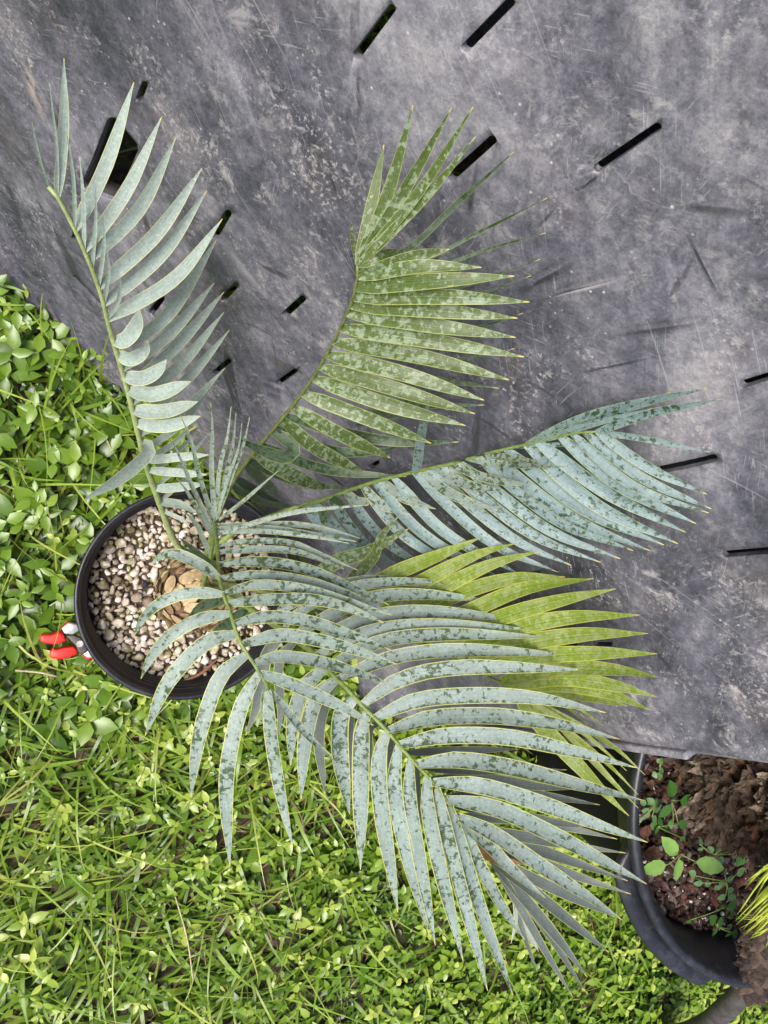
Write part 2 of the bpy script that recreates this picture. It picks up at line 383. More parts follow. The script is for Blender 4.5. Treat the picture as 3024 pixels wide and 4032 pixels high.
def wall_surface(off, dents=True):
    nz = 70; pts = []
    for j in range(nz+1):
        z = -.02+(TOPZ+.02)*j/nz
        for i in range(len(BASE)):
            p = np.array([*BASE[i], 0])+U*(z/U[2])
            d = off
            if dents:
                w = mnoise.noise(Vector((p[0]*4, p[1]*4, p[2]*4)))*.007+mnoise.noise(Vector((p[0]*11+5, p[1]*11, p[2]*11)))*.0025
                d += w
            # the wall folds outwards a little along its foot
            d -= .012*math.exp(-(z/.05)**2)
            pts.append(p+np.array([NRM[i][0], NRM[i][1], 0])*d)
    return pts, nz
f_pts, nz = wall_surface(0); b_pts, _ = wall_surface(TH)
nb = len(BASE); V = f_pts+b_pts; Fc = []; off = len(f_pts)
for j in range(nz):
    for i in range(nb-1):
        a0 = j*nb+i
        Fc.append((a0, a0+1, a0+nb+1, a0+nb)); Fc.append((off+a0, off+a0+nb, off+a0+nb+1, off+a0+1))
for j in range(nz):
    for i in (0, nb-1):
        a0 = j*nb+i; q = (a0, a0+nb, off+a0+nb, off+a0); Fc.append(q if i else q[::-1])
for i in range(nb-1):
    Fc.append((i, off+i, off+i+1, i+1)); a0 = nz*nb+i; Fc.append((a0, a0+1, off+a0+1, off+a0))
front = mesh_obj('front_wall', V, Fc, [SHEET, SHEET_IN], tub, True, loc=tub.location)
bmx = bmesh.new(); bmx.from_mesh(front.data); bmesh.ops.recalc_face_normals(bmx, faces=bmx.faces); bmx.to_mesh(front.data); bmx.free()

# slots: (pixel of one end, pixel of the other end, width in pixels) on the 1659 px wide picture
SLOTS = [((772, 118), (846, 18), 20), ((1004, 104), (1098, 8), 21), ((1289, 364), (1420, 275), 19), ((975, 382), (1063, 303), 20),
         ((1425, 1013), (1545, 987), 17), ((1566, 1197), (1690, 1184), 15), ((1605, 830), (1700, 800), 17), ((1284, 1393), (1316, 1393), 9),
         ((1097, 1242), (1163, 1238), 11), ((467, 506), (495, 458), 17), ((613, 682), (652, 647), 15), ((599, 829), (634, 805), 11),
         ((485, 643), (513, 613), 13), ((467, 801), (496, 779), 11), ((330, 671), (354, 640), 14), ((297, 215), (309, 184), 15), ((158, 514), (165, 497), 10),
         ((1120, 1400), (1240, 1395), 13), ((1655, 1413), (1720, 1413), 12), ((800, 1010), (815, 1000), 9), ((770, 925), (782, 918), 8), ((1055, 1000), (1070, 992), 8), ((160, 598), (226, 668), 3)]
HOLE = [(236, 256), (246, 259), (294, 312), (297, 326), (256, 422), (247, 430), (236, 427), (184, 404), (180, 394), (228, 262)]
def prism(poly_px, d0=-.05, d1=.05):
    c = np.mean([wall_pt((x*D, y*D)) for x, y in poly_px], axis=0)
    i = int(np.argmin(np.linalg.norm(BASE+(U[:2]*(c[2]/U[2]))-c[:2], axis=1)))
    nn = np.array([NRM[i][0], NRM[i][1], 0.0]); nn = nn-U*nn.dot(U); nn /= np.linalg.norm(nn)
    P = [wall_pt((x*D, y*D)) for x, y in poly_px]
    vs = [p+nn*d0 for p in P]+[p+nn*d1 for p in P]; k = len(P)
    fs = [tuple(range(k)), tuple(range(2*k-1, k-1, -1))]+[(i, i+k, (i+1) % k+k, (i+1) % k) for i in range(k)]
    return vs, fs, nn
CV = []; CF = []
for (p, q, w) in SLOTS:
    p = np.array(p, float); q = np.array(q, float); t = q-p; L = np.hypot(*t); t /= L; s = np.array([-t[1], t[0]])*w/2
    poly = []
    for e, c, sg in ((0, p, -1), (1, q, 1)):
        for k in range(6):
            a = math.pi/2-math.pi*k/5
            poly.append(c+sg*(t*math.cos(a)*w/2*.8)+sg*(s*math.sin(a)))
    vs, fs, _ = prism(poly); o0 = len(CV); CV += vs; CF += [tuple(i+o0 for i in f) for f in fs]
vs, fs, hn = prism(HOLE); o0 = len(CV); CV += vs; CF += [tuple(i+o0 for i in f) for f in fs]
cut = mesh_obj('cutter', CV, CF, SHEET, None, False)
bmx = bmesh.new(); bmx.from_mesh(cut.data); bmesh.ops.recalc_face_normals(bmx, faces=bmx.faces); bmx.to_mesh(cut.data); bmx.free()
md = front.modifiers.new('slots', 'BOOLEAN'); md.object = cut; md.operation = 'DIFFERENCE'; md.solver = 'EXACT'
dg = bpy.context.evaluated_depsgraph_get(); dg.update()
me2 = bpy.data.meshes.new_from_object(front.evaluated_get(dg)); front.modifiers.clear(); front.data = me2
bpy.data.objects.remove(cut)

def sheet_between(name, A, B_, mat, parent, thick, steps=6):
    """wall slab between two polylines"""
    A = np.asarray(A); B_ = np.asarray(B_); k = len(A)
    nn = np.cross(A[1]-A[0], B_[0]-A[0]); nn /= np.linalg.norm(nn)
    vs = []; fs = []
    for s in (0, 1):
        for j in range(steps+1):
            for i in range(k): vs.append(A[i]+(B_[i]-A[i])*j/steps+nn*thick*s)
    o = (steps+1)*k
    for j in range(steps):
        for i in range(k-1):
            a0 = j*k+i; fs += [(a0, a0+1, a0+k+1, a0+k), (o+a0, o+a0+k, o+a0+k+1, o+a0+1)]
        for i in (0, k-1): a0 = j*k+i; fs.append((a0, a0+k, o+a0+k, o+a0))
    for i in range(k-1):
        fs.append((i, i+1, o+i+1, o+i)); a0 = steps*k+i; fs.append((a0, a0+1, o+a0+1, o+a0))
    ob = mesh_obj(name, vs, fs, mat, parent, False, loc=parent.location)
    bm = bmesh.new(); bm.from_mesh(ob.data); bmesh.ops.recalc_face_normals(bm, faces=bm.faces); bm.to_mesh(ob.data); bm.free()
    return ob
endb = np.array([*BASE[-1], 0.0]); BK = np.array([.78, .62, 0]); BK /= np.linalg.norm(BK); DEPTH = .85  # unseen end, back and top walls added to darken the slots; left end open
up = lambda z: U*(z/U[2])
e0 = endb+BK*(TH+.004)-np.array([*tang[-1], 0])*.016
e1 = e0+BK*DEPTH
sheet_between('unseen_end_wall', [e0+up(-.02), e1+np.array([0, 0, -.02])], [e0+up(TOPZ), e1+np.array([-.05, -.02, TOPZ])], SHEET, tub, .006)
far0 = np.array([*BASE[0], 0])+BK*DEPTH*1.1
sheet_between('unseen_back_wall', [far0+np.array([0, 0, -.02]), e1+np.array([.008, .008, -.02])], [far0+np.array([-.05, -.02, TOPZ]), e1+np.array([-.042, -.012, TOPZ])], SHEET, tub, .006)
tA = np.array([np.array([*BASE[i], 0])+up(TOPZ)+np.array([0, 0, .003]) for i in range(0, nb, 10)]+[np.array([*BASE[-1], 0])+up(TOPZ)+np.array([0, 0, .003])])
tB = np.linspace(far0+np.array([-.05, -.02, TOPZ+.003]), e1+np.array([-.05, -.02, TOPZ+.003]), len(tA))
sheet_between('unseen_bottom_panel', tA, tB, SHEET, tub, .008)
# stiffening lip along the wall's end edge, stopping in a notch
def ribbon_bar(P, n1, n2, w1, w2):
    vs = []; fs = []
    for p in P:
        for a, b in ((0, 0), (1, 0), (1, 1), (0, 1)): vs.append(p+n1*w1*a+n2*w2*b)
    for i in range(len(P)-1):
        for k in range(4): a0 = i*4+k; b0 = i*4+(k+1) % 4; fs.append((a0, b0, b0+4, a0+4))
    fs += [(3, 2, 1, 0), tuple(len(vs)-4+k for k in range(4))]
    return vs, fs
t3 = np.array([*tang[-1], 0]); n3 = np.array([*NRM[-1], 0])
lipz = wall_pt((1478*D, 1603*D))[2]
P = [endb+up(z)+t3*.0005-n3*.004 for z in np.linspace(-.01, lipz, 30)]
vs, fs = ribbon_bar(P, t3, n3, .010, .022); lip = mesh_obj('edge_lip', vs, fs, SHEET, tub, False, loc=tub.location)
P = [endb+up(z)+t3*.0005+n3*.004 for z in np.linspace(lipz, TOPZ, 20)]
vs, fs = ribbon_bar(P, t3, n3, .006, .020); mesh_obj('edge_lip', vs, fs, SHEET, tub, False, loc=tub.location)
for o in tub.children:
    if o.name.startswith('edge_lip'):
        mb = o.modifiers.new('round', 'BEVEL'); mb.width = .0025; mb.segments = 2
# moulded sleeve behind the square hole
hp = [wall_pt((x*D, y*D)) for x, y in HOLE]; hc = np.mean(hp, axis=0); vs = []; fs = []
for j, (dd, sc) in enumerate(((.004, 1.0), (.022, .97), (.022, 1.02), (.004, 1.06))):
    for p in hp: vs.append(hc+(p-hc)*sc+hn*dd)
k = len(hp)
for j in range(4):
    for i in range(k): fs.append((j*k+i, j*k+(i+1) % k, ((j+1) % 4)*k+(i+1) % k, ((j+1) % 4)*k+i))
mesh_obj('socket_sleeve', vs, fs, SHEET_IN, tub, True, loc=tub.location)

# ------------------------------------------------------------------ lathe helper
def lathe(name, prof, c, mats, parent=None, seg=96, fm=None, wob=0.0):
    vs = []; fs = []; mi = []
    for (r, z) in prof:
        for i in range(seg):
            a = 2*math.pi*i/seg; rr = r*(1+wob*math.sin(2*a+1))
            vs.append((c[0]+rr*math.cos(a), c[1]+rr*math.sin(a), z))
    for j in range(len(prof)-1):
        for i in range(seg):
            fs.append((j*seg+i, j*seg+(i+1) % seg, (j+1)*seg+(i+1) % seg, (j+1)*seg+i)); mi.append(fm[j] if fm else 0)
    return mesh_obj(name, vs, fs, mats, parent, True, loc=(c[0], c[1], 0) if parent is None else np.array(world_loc(parent)), fmat=mi if fm else None)

# ------------------------------------------------------------------ nursery pot with pumice
PC = np.array([.123, -.161]); PR = .141; PZ = .25
pot = empty('nursery_pot', (PC[0], PC[1], 0)); tag(pot, 'small round black ribbed nursery pot full of pumice gravel', 'plant pot')
body = [(0.0, .012), (.10, .012), (.112, .004), (.116, .02), (.1185, .10), (.1225, .19), (.127, .2)]
prof = [(.095, .001), (.112, .003), (.1165, .02), (.1195, .09), (.1235, .17), (.1265, .196)]
for i in range(4):
    z = .2+i*.011; prof += [(.1285+i*.002, z), (.1335+i*.002, z+.003), (.1335+i*.002, z+.007), (.1288+i*.002, z+.010)]
prof += [(.1385, .246), (.1412, .2475), (.1418, .2505), (.1395, .2525), (.1365, .2515), (.1345, .247)]
for i in range(5):
    z = .242-i*.0095; prof += [(.1345-i*.0012, z), (.1298-i*.0012, z-.0025), (.1298-i*.0012, z-.0065), (.1342-i*.0012, z-.0085)]
prof += [(.122, .15), (.116, .03), (.08, .018), (0.002, .018)]
lathe('pot_wall', prof, PC, POTM, pot, 128, wob=.008)

# pebbles ------------------------------------------------------
def ico(sub=2):
    bm = bmesh.new(); bmesh.ops.create_icosphere(bm, subdivisions=sub, radius=1.0)
    v = np.array([x.co[:] for x in bm.verts]); f = np.array([[y.index for y in x.verts] for x in bm.faces]); bm.free(); return v, f
IV, IF = ico(2)
def rot_rand(n):
    q = rng.normal(size=(n, 4)); q /= np.linalg.norm(q, axis=1)[:, None]
    w, x, y, z = q.T
    return np.stack([np.stack([1-2*(y*y+z*z), 2*(x*y-z*w), 2*(x*z+y*w)], 1), np.stack([2*(x*y+z*w), 1-2*(x*x+z*z), 2*(y*z-x*w)], 1), np.stack([2*(x*z-y*w), 2*(y*z+x*w), 1-2*(x*x+y*y)], 1)], 1)
def pebbles(pos, size, tint, name, mat, aniso=.45, chunky=.28):
    n = len(pos); R = rot_rand(n)
    S = np.stack([np.ones(n), rng.uniform(1-aniso, 1, n), rng.uniform(1-aniso, .95, n)], 1)*size[:, None]
    # facet each stone by clipping along random planes
    V0 = np.repeat(IV[None], n, 0).copy()
    for k in range(11):
        d = rng.normal(size=(n, 3)); d /= np.linalg.norm(d, axis=1)[:, None]; h = rng.uniform(.38, .8, n)
        dot = np.einsum('nvk,nk->nv', V0, d); ex = np.maximum(dot-h[:, None], 0)
        V0 -= ex[:, :, None]*d[:, None, :]*.9
    V0 *= (1+rng.normal(0, chunky*.22, size=(n, len(IV), 1)))
    Vv = np.einsum('nij,nvj->nvi', R, V0*S[:, None, :])+pos[:, None, :]
    F_ = (IF[None]+(np.arange(n)*len(IV))[:, None, None]).reshape(-1, 3)
    o = fast_mesh(name, Vv.reshape(-1, 3), F_, mat, np.repeat(tint, len(IV)))
    return o
GZ = .199
pts = []; szs = []
def try_fill(R, n, smin, smax, zf, tries=16000, frac=.78):
    P = []; S = []
    for _ in range(tries):
        if len(P) >= n: break
        a = rng.uniform(0, 2*math.pi); r = R*math.sqrt(rng.uniform(0, 1)); s = smin+(smax-smin)*rng.uniform(0, 1)**1.8
        if r+s > R+.002: continue
        p = np.array([r*math.cos(a), r*math.sin(a)])
        if P:
            d = np.hypot(*(np.array(P)-p).T)
            if (d < (np.array(S)+s)*frac).any(): continue
        P.append(p); S.append(s)
    P = np.array(P); S = np.array(S); Z = np.array([zf(*p) for p in P])+rng.uniform(-.25, .35, len(P))*S
    return np.c_[P, Z], S
p1, s1 = try_fill(.1285, 900, .0052, .0105, lambda x, y: GZ+.004*math.sin(x*30)+.003*math.cos(y*40))
p2, s2 = try_fill(.1285, 700, .0035, .007, lambda x, y: GZ-.006)
p1[:, :2] += PC; p2[:, :2] += PC
ap = np.vstack([p1, p2]); asz = np.r_[s1, s2]*1.2
gr = pebbles(ap, asz, np.clip(rng.normal(.50, .26, len(ap)), 0, 1), 'pumice_gravel', PUMICE)
tag(gr, 'pale pinkish and green-stained pumice gravel filling the small nursery pot', 'gravel', kind='stuff')
soil1 = lathe('potting_soil', [(.001, GZ-.006), (.06, GZ-.006), (.1275, GZ-.008), (.1235, .17), (.121, .14), (.001, .14)], PC, plain('dark_potting_soil', (.05, .035, .025), .9, .4, 90, .5), pot, 64)
bp_ = at_z((573, 2300), GZ+.006)
bs = pebbles(np.array([[*bp_]]), np.array([.0085]), np.array([0.5]), 'dark_stone', plain('charcoal_stone', (.018, .018, .024), .8, .4, 200, .5))
tag(bs, 'single charcoal black stone lying among the pale pumice', 'stone')

# ------------------------------------------------------------------ the cycad
cyc_c = at_z((770, 2330), GZ)          # caudex centre on the gravel
CYC = np.array([cyc_c[0], cyc_c[1], GZ-.02])
cyc = empty('potted_cycad', tuple(CYC)); tag(cyc, 'blue-green cycad with stiff feathery fronds growing in the small pumice-filled pot', 'cycad')
BARK1 = plain('caudex_bark', (.10, .065, .035), .85, .4, 120, .6)
SCALE1 = plain('caudex_scale', (.42, .31, .17), .75, .35, 140, .5)
CR = .050
prof = [(CR*.9, GZ-.02)]+[(CR*math.cos(a)**.7, GZ-.01+.062*math.sin(a)) for a in np.linspace(.1, 1.45, 9)]+[(.001, GZ+.052)]
caud = lathe('caudex', prof, CYC, BARK1, cyc, 40)
# overlapping leaf-base scales
def scale_mesh(name, w, h, t, mat):
    vs = []; fs = []; nu, nv_ = 6, 5
    for s in (1, -1):
        for j in range(nv_+1):
            v = j/nv_; ww = w*(math.sin(math.pi*(.28+.72*v)))**.7 if v < 1 else w*.02
            for i in range(nu+1):
                u = -1+2*i/nu
                vs.append((u*ww/2, v*h, s*t*.5*(1-u*u*.8)*(1-.5*v)+.25*h*v*v*.6))
    k = (nv_+1)*(nu+1)
    for j in range(nv_):
        for i in range(nu):
            a0 = j*(nu+1)+i; fs.append((a0, a0+1, a0+nu+2, a0+nu+1)); fs.append((k+a0, k+a0+nu+1, k+a0+nu+2, k+a0+1))
    me = bpy.data.meshes.new(name); me.from_pydata(vs, [], fs); me.polygons.foreach_set('use_smooth', [True]*len(fs)); me.materials.append(mat); return me
sm = [scale_mesh('leaf_base_scale', .021, .022, .006, SCALE1), scale_mesh('leaf_base_scale', .017, .019, .005, plain('caudex_scale_brown', (.22, .14, .07), .8, .4, 140, .5))]
cnt = 0
for ring, (el, num) in enumerate(((.05, 17), (.35, 16), (.65, 14), (.95, 10), (1.22, 6))):
    for k in range(num):
        a = 2*math.pi*(k+.5*(ring % 2))/num+rnd.uniform(-.1, .1)
        r = CR*math.cos(el)**.7+.001; z = GZ-.012+.062*math.sin(el)
        o = bpy.data.objects.new('leaf_base_scale', sm[0] if rnd.random() < .7 else sm[1])
        outn = Vector((math.cos(a)*math.cos(el), math.sin(a)*math.cos(el), math.sin(el)))
        upv = Vector((-math.cos(a)*math.sin(el), -math.sin(a)*math.sin(el), math.cos(el)))
        upv = (upv+outn*rnd.uniform(.1, .35)).normalized(); side = upv.cross(outn).normalized(); outn = side.cross(upv)
        mt = Matrix((( side.x, upv.x, outn.x, 0), (side.y, upv.y, outn.y, 0), (side.z, upv.z, outn.z, 0), (0, 0, 0, 1)))
        o.matrix_local = Matrix.Translation((r*math.cos(a), r*math.sin(a), z-CYC[2])) @ mt @ Matrix.Scale(rnd.uniform(.85, 1.15), 4)
        link(o, caud); cnt += 1

Z1, Z2, Z3, Z4, Z5, Z6, Z7, Z8, Z9, Z10, Z11 = (100, 200), (300, 1200), (1300, 400), (900, 1000), (1300, 1500), (2050, 1450), (500, 1950), (700, 2500), (1200, 1950), (1400, 2900), (1850, 2100)
def S(o, pts): return [(o[0]+x/2.0, o[1]+y/2.0) for x, y in pts]     # 2x enlargements back to photo pixels

def catmull(P, n):
    P = np.asarray(P, dtype=float)
    if len(P) == 2: return resample(P, n)
    Q = np.vstack([2*P[0]-P[1], P, 2*P[-1]-P[-2]]); out = []
    for i in range(1, len(Q)-2):
        p0, p1, p2, p3 = Q[i-1:i+3]
        for t in np.linspace(0, 1, 12, endpoint=False):
            out.append(.5*((2*p1)+(-p0+p2)*t+(2*p0-5*p1+4*p2-p3)*t*t+(-p0+3*p1-3*p2+p3)*t**3))
    out.append(P[-1]); return resample(np.array(out), n)

WARN = []
class Frond:
    """rachis: list of (pixel, depth spec) from base to tip. spec ('z',h) height above the lawn, ('c',d) metres in front of the wall"""
    def __init__(s, rachis, mat, rmat, r0, r1, label, phi=(12, 30), clr=.02, wf=1.06):
        s.mat = mat; s.phi = phi; s.clr = clr; s.wf = wf
        px = [r[0] for r in rachis]; P = []
        for p, sp in rachis: P.append(s.place(p, sp))
        s.P = catmull(P, 60)
        s.px = np.array([s.project(q) for q in s.P])
        vs = []; fs = []; seg = 8
        T = np.gradient(s.P, axis=0); T /= np.linalg.norm(T, axis=1)[:, None]
        for i, q in enumerate(s.P):
            f = i/59; r = r0+(r1-r0)*f**.7; t = T[i]
            a = np.cross(t, [.3, .2, 1.0]); a /= np.linalg.norm(a); b = np.cross(t, a)
            for k in range(seg):
                an = 2*math.pi*k/seg; vs.append(q+(a*math.cos(an)+b*math.sin(an)*.8)*r*(1+.06*math.sin(i*2.1+k)))
        for i in range(59):
            for k in range(seg): fs.append((i*seg+k, i*seg+(k+1) % seg, (i+1)*seg+(k+1) % seg, (i+1)*seg+k))
        fs += [tuple(range(seg))[::-1], tuple(59*seg+k for k in range(seg))]
        s.o = mesh_obj('frond', vs, fs, rmat, cyc, True, loc=s.P[0]); s.o['label'] = label
    def project(s, q):
        c = M.T @ (q-CAM); return c[:2]/c[2]*FPX+np.array([CX, CY])
    def place(s, p, sp):
        v = ray(p)
        if sp[0] == 'z': t = (sp[1]-H)/v[2]
        else: t = wall_t(p)-sp[1]/np.linalg.norm(v)
        return CAM+v*t
    def leaf(s, pts, w, tip=('d', 0.0), mat=None, blunt=1.9, arch=0.0, snap=True, phi=None, name='leaflet'):
        pts = np.asarray(pts, dtype=float)
        dist = np.hypot(*(s.px-pts[0]).T); i = int(dist.argmin())
        if dist[i] > 70: WARN.append((name, s.o['label'][:20], pts[0].round().tolist(), round(float(dist[i]))))
        p0 = s.P[i]; z0 = p0[2]
        P = [p0]
        L = np.r_[0, np.cumsum(np.hypot(*np.diff(pts, axis=0).T))]; L /= L[-1]
        tend = fwd(s.place(pts[-1], tip)) if tip[0] in 'zc' else None
        t0 = fwd(p0)
        for k, q in enumerate(pts):
            v = ray(q)
            if tip[0] == 'd':
                zz = z0+tip[1]*L[k]+arch*math.sin(math.pi*L[k]); t = (zz-H)/v[2]
            else:
                t = t0+(tend-t0)*L[k]-arch*math.sin(math.pi*L[k])
            t = min(t, wall_t(q)-s.clr)
            X = CAM+v*t
            if k == 0 and np.linalg.norm(X-p0) < .012: continue
            P.append(X)
        n = 14; Q = catmull(np.array(P), n)
        T = np.gradient(Q, axis=0); T /= np.linalg.norm(T, axis=1)[:, None]
        ph = math.radians(phi if phi is not None else rnd.uniform(*s.phi)*rnd.choice((-1, 1)))
        vs = []; uv = []; nu = 5
        tw = rnd.uniform(-.25, .25)
        for j in range(n):
            f = j/(n-1); q = Q[j]; t = T[j]
            nn = CAM-q; nn = nn-t*nn.dot(t); nn /= np.linalg.norm(nn); sd_ = np.cross(t, nn)
            a = ph+tw*(f-.5); side = sd_*math.cos(a)+nn*math.sin(a); nrm = np.cross(side, t)
            prof = min(1.0, .45+.55*math.sin(min(1, f/.2)*math.pi/2))
            if f > .42: prof *= max(0.0, 1-((f-.42)/.58)**blunt)
            ww = max(s.wf*w/2.0*fwd(q)/FPX/max(.5, math.cos(ph))*prof, .0005)
            for k in range(nu):
                u = -1+2*k/(nu-1)
                vs.append(q+side*u*ww/2-nrm*(1-u*u)*ww*.10+nrm*.0006); uv.append((k/(nu-1), f))
        fs = []
        for j in range(n-1):
            for k in range(nu-1): a0 = j*nu+k; fs.append((a0, a0+1, a0+nu+1, a0+nu))
        return mesh_obj(name, vs, fs, mat or s.mat, s.o, True, loc=p0, uv=uv)
    def leaves(s, zo, rows, **kw):
        for r in rows:
            pts, w = r[0], r[1]; k2 = dict(kw)
            if len(r) > 2: k2.update(r[2])
            s.leaf(S(zo, pts), w, **k2)

# ---- frond A: pale grey-green, leaning over the lawn side
A = Frond([((740, 2190), ('z', .235)), ((700, 2150), ('z', .25)), ((670, 2095), ('z', .275)), ((635, 2000), ('z', .315)), ((580, 1845), ('z', .375)), ((545, 1710), ('z', .425)), ((495, 1510), ('z', .475)), ((432, 1295), ('z', .53)), ((400, 1165), ('z', .56)), ((330, 980), ('z', .595)), ((235, 790), ('z', .62)), ((190, 735), ('z', .625))],
          WAX_A, RACH_Y, .0056, .0018, 'pale grey-green frond leaning over the lawn side of the pot', phi=(8, 22))
A.leaves(Z1, [([(265, 1130), (300, 600), (302, 55)], 78), ([(250, 1140), (245, 800), (188, 258)], 22), ([(215, 1110), (110, 860), (48, 555)], 24),
              ([(385, 1380), (375, 1000), (320, 632)], 28), ([(455, 1560), (455, 1130), (428, 835)], 30), ([(515, 1690), (553, 1330), (552, 1060)], 26),
              ([(570, 1860), (615, 1560), (620, 1300)], 28), ([(615, 2010), (650, 1750), (635, 1520)], 30), ([(655, 2130), (735, 1950), (742, 1760)], 32)], tip=('d', .05))
A.leaves(Z1, [([(410, 1370), (640, 890), (855, 250)], 100), ([(480, 1520), (810, 1080), (1075, 520)], 94), ([(545, 1665), (900, 1240), (1182, 685)], 96),
              ([(605, 1825), (1040, 1430), (1388, 925)], 104), ([(650, 1990), (1075, 1600), (1428, 1100)], 96), ([(705, 2115), (1180, 1790), (1552, 1325)], 100)], tip=('d', .015))
A.leaves(Z2, [([(325, 350), (715, 85), (1105, -515)], 94), ([(370, 510), (735, 230), (1087, -170)], 88), ([(405, 650), (790, 325), (1165, -100)], 88),
              ([(440, 785), (820, 475), (1165, 60)], 82), ([(485, 910), (860, 600), (1205, 200)], 78), ([(520, 1030), (850, 820), (1172, 500)], 62),
              ([(545, 1130), (800, 960), (1050, 685)], 56), ([(565, 1240), (760, 1100), (915, 950)], 46), ([(590, 1320), (780, 1170), (960, 1000)], 42),
              ([(640, 1420), (850, 1240), (1050, 1010)], 36), ([(670, 1530), (860, 1370), (1000, 1220)], 36)], tip=('d', -.02))
A.leaves(Z2, [([(268, 290), (390, 275), (470, 170), (500, 35)], 112), ([(312, 420), (440, 425), (530, 360), (557, 280)], 104), ([(348, 560), (520, 580), (640, 520), (715, 430)], 108),
              ([(392, 690), (620, 705), (905, 605)], 112), ([(438, 825), (690, 840), (960, 765)], 108), ([(472, 955), (710, 955), (980, 875)], 98),
              ([(575, 1200), (800, 1200), (1045, 1180)], 66), ([(592, 1310), (800, 1322), (1030, 1340)], 64), ([(640, 1430), (770, 1440), (1010, 1410)], 68)], tip=('d', .035), blunt=2.8)
A.leaves(Z2, [([(515, 1085), (580, 1110), (540, 1200), (340, 1370), (45, 1545)], 98, {'tip': ('d', .05)}), ([(680, 1540), (820, 1575), (960, 1650)], 64), ([(712, 1625), (830, 1690), (900, 1760)], 32)], tip=('d', .0))

# ---- frond C: blue, resting along the wall
Cf = Frond([((800, 2250), ('z', .24)), ((900, 2110), ('z', .33)), ((1140, 2005), ('c', .15)), ((1265, 1970), ('c', .12)), ((1375, 1930), ('c', .10)), ((1500, 1890), ('c', .085)), ((1660, 1852), ('c', .075)), ((1800, 1820), ('c', .07)), ((1920, 1785), ('c', .06)), ((2050, 1755), ('c', .055)), ((2150, 1730), ('c', .05)), ((2265, 1705), ('c', .045)), ((2350, 1700), ('c', .045))],
           WAX_C, RACH, .0048, .0013, 'blue spotted frond spread along the scuffed plastic wall', phi=(6, 20), clr=.015, wf=.90)
Cf.leaves(Z6, [([(600, 500), (1000, 560), (1495, 660)], 55), ([(600, 520), (1010, 785), (1465, 990)], 92), ([(500, 535), (950, 860), (1500, 1108)], 96),
               ([(380, 550), (880, 925), (1480, 1140)], 92), ([(300, 560), (790, 930), (1380, 1225)], 118), ([(140, 590), (690, 985), (1300, 1290)], 122),
               ([(20, 610), (600, 1080), (1240, 1380)], 122), ([(-110, 650), (490, 1110), (1130, 1392)], 118), ([(-230, 690), (390, 1170), (1020, 1440)], 112),
               ([(-350, 740), (290, 1200), (885, 1438)], 108), ([(-470, 780), (190, 1255), (785, 1500)], 106), ([(-590, 830), (60, 1290), (630, 1528)], 104),
               ([(-700, 860), (-90, 1320), (400, 1552)], 100), ([(-830, 890), (-250, 1360), (290, 1605)], 96)], tip=('c', .03))
Cf.leaves(Z5, [([(480, 770), (900, 1190), (1500, 1530)], 98), ([(360, 800), (750, 1220), (1330, 1545)], 96), ([(240, 830), (600, 1230), (1100, 1520)], 92),
               ([(120, 870), (420, 1250), (800, 1500)], 90), ([(0, 920), (280, 1290), (600, 1510)], 86), ([(-120, 950), (150, 1270), (400, 1490)], 82),
               ([(-220, 980), (40, 1260), (300, 1490)], 80)], tip=('c', .04))
Cf.leaves(Z5, [([(110, 880), (220, 950), (370, 930)], 84), ([(270, 840), (400, 970), (635, 1050)], 88), ([(420, 790), (580, 920), (835, 1008)], 88),
               ([(710, 710), (950, 890), (1320, 1022)], 94), ([(840, 680), (1060, 810), (1365, 868)], 88), ([(980, 650), (1250, 770), (1605, 825)], 78),
               ([(1120, 615), (1380, 655), (1870, 680)], 62), ([(1240, 580), (1480, 615), (1740, 665)], 52)], tip=('c', .09), mat=WAX_D)
Cf.leaves(Z6, [([(0, 620), (300, 600), (610, 572)], 40), ([(10, 600), (500, 385), (1190, 190)], 72), ([(200, 560), (850, 305), (1478, 155)], 90), ([(120, 570), (520, 450), (1040, 315)], 62),
               ([(560, 495), (1000, 360), (1580, 240)], 80), ([(20, 600), (350, 490), (660, 420)], 52)], tip=('c', .045))
Cf.leaves(Z5, [([(650, 755), (690, 640), (715, 450), (790, 100)], 82)], tip=('c', .12))
Cf.leaves(Z4, [([(640, 1970), (740, 2020), (745, 2140)], 92, {'blunt': 3}), ([(790, 1925), (860, 1945), (910, 1990)], 70, {'blunt': 3})], tip=('c', .16), mat=WAX_K)

# ---- frond B: mottled olive, standing up against the wall
B = Frond([((800, 2230), ('z', .24)), ((850, 2060), ('z', .31)), ((900, 1930), ('z', .37)), ((970, 1820), ('z', .44)), ((1085, 1680), ('z', .52)), ((1200, 1535), ('z', .60)), ((1295, 1380), ('z', .665)), ((1375, 1215), ('z', .72)), ((1398, 1140), ('z', .74)), ((1412, 1060), ('z', .755)), ((1408, 1045), ('z', .757))],
          WAX_B, RACH_D, .0050, .0014, 'olive mottled frond standing up against the scuffed plastic wall', phi=(4, 16), clr=.03, wf=.97)
BT = ('c', .075)
B.leaves(Z4, [([(850, 860), (1400, 950), (2130, 1057)], 70), ([(690, 1010), (1100, 1150), (1600, 1190), (2015, 1190)], 78), ([(620, 1150), (1000, 1250), (1500, 1270), (1650, 1300)], 86),
              ([(500, 1290), (850, 1395), (1330, 1480), (1815, 1480)], 92), ([(420, 1390), (780, 1545), (1150, 1560), (1400, 1490)], 88), ([(280, 1500), (600, 1650), (900, 1720), (1400, 1755)], 84),
              ([(180, 1660), (550, 1790), (1010, 1860)], 86), ([(100, 1780), (280, 1910), (480, 2000)], 80), ([(60, 1850), (300, 1960), (600, 1995)], 54)], tip=('c', .035), mat=WAX_K, arch=-.035)
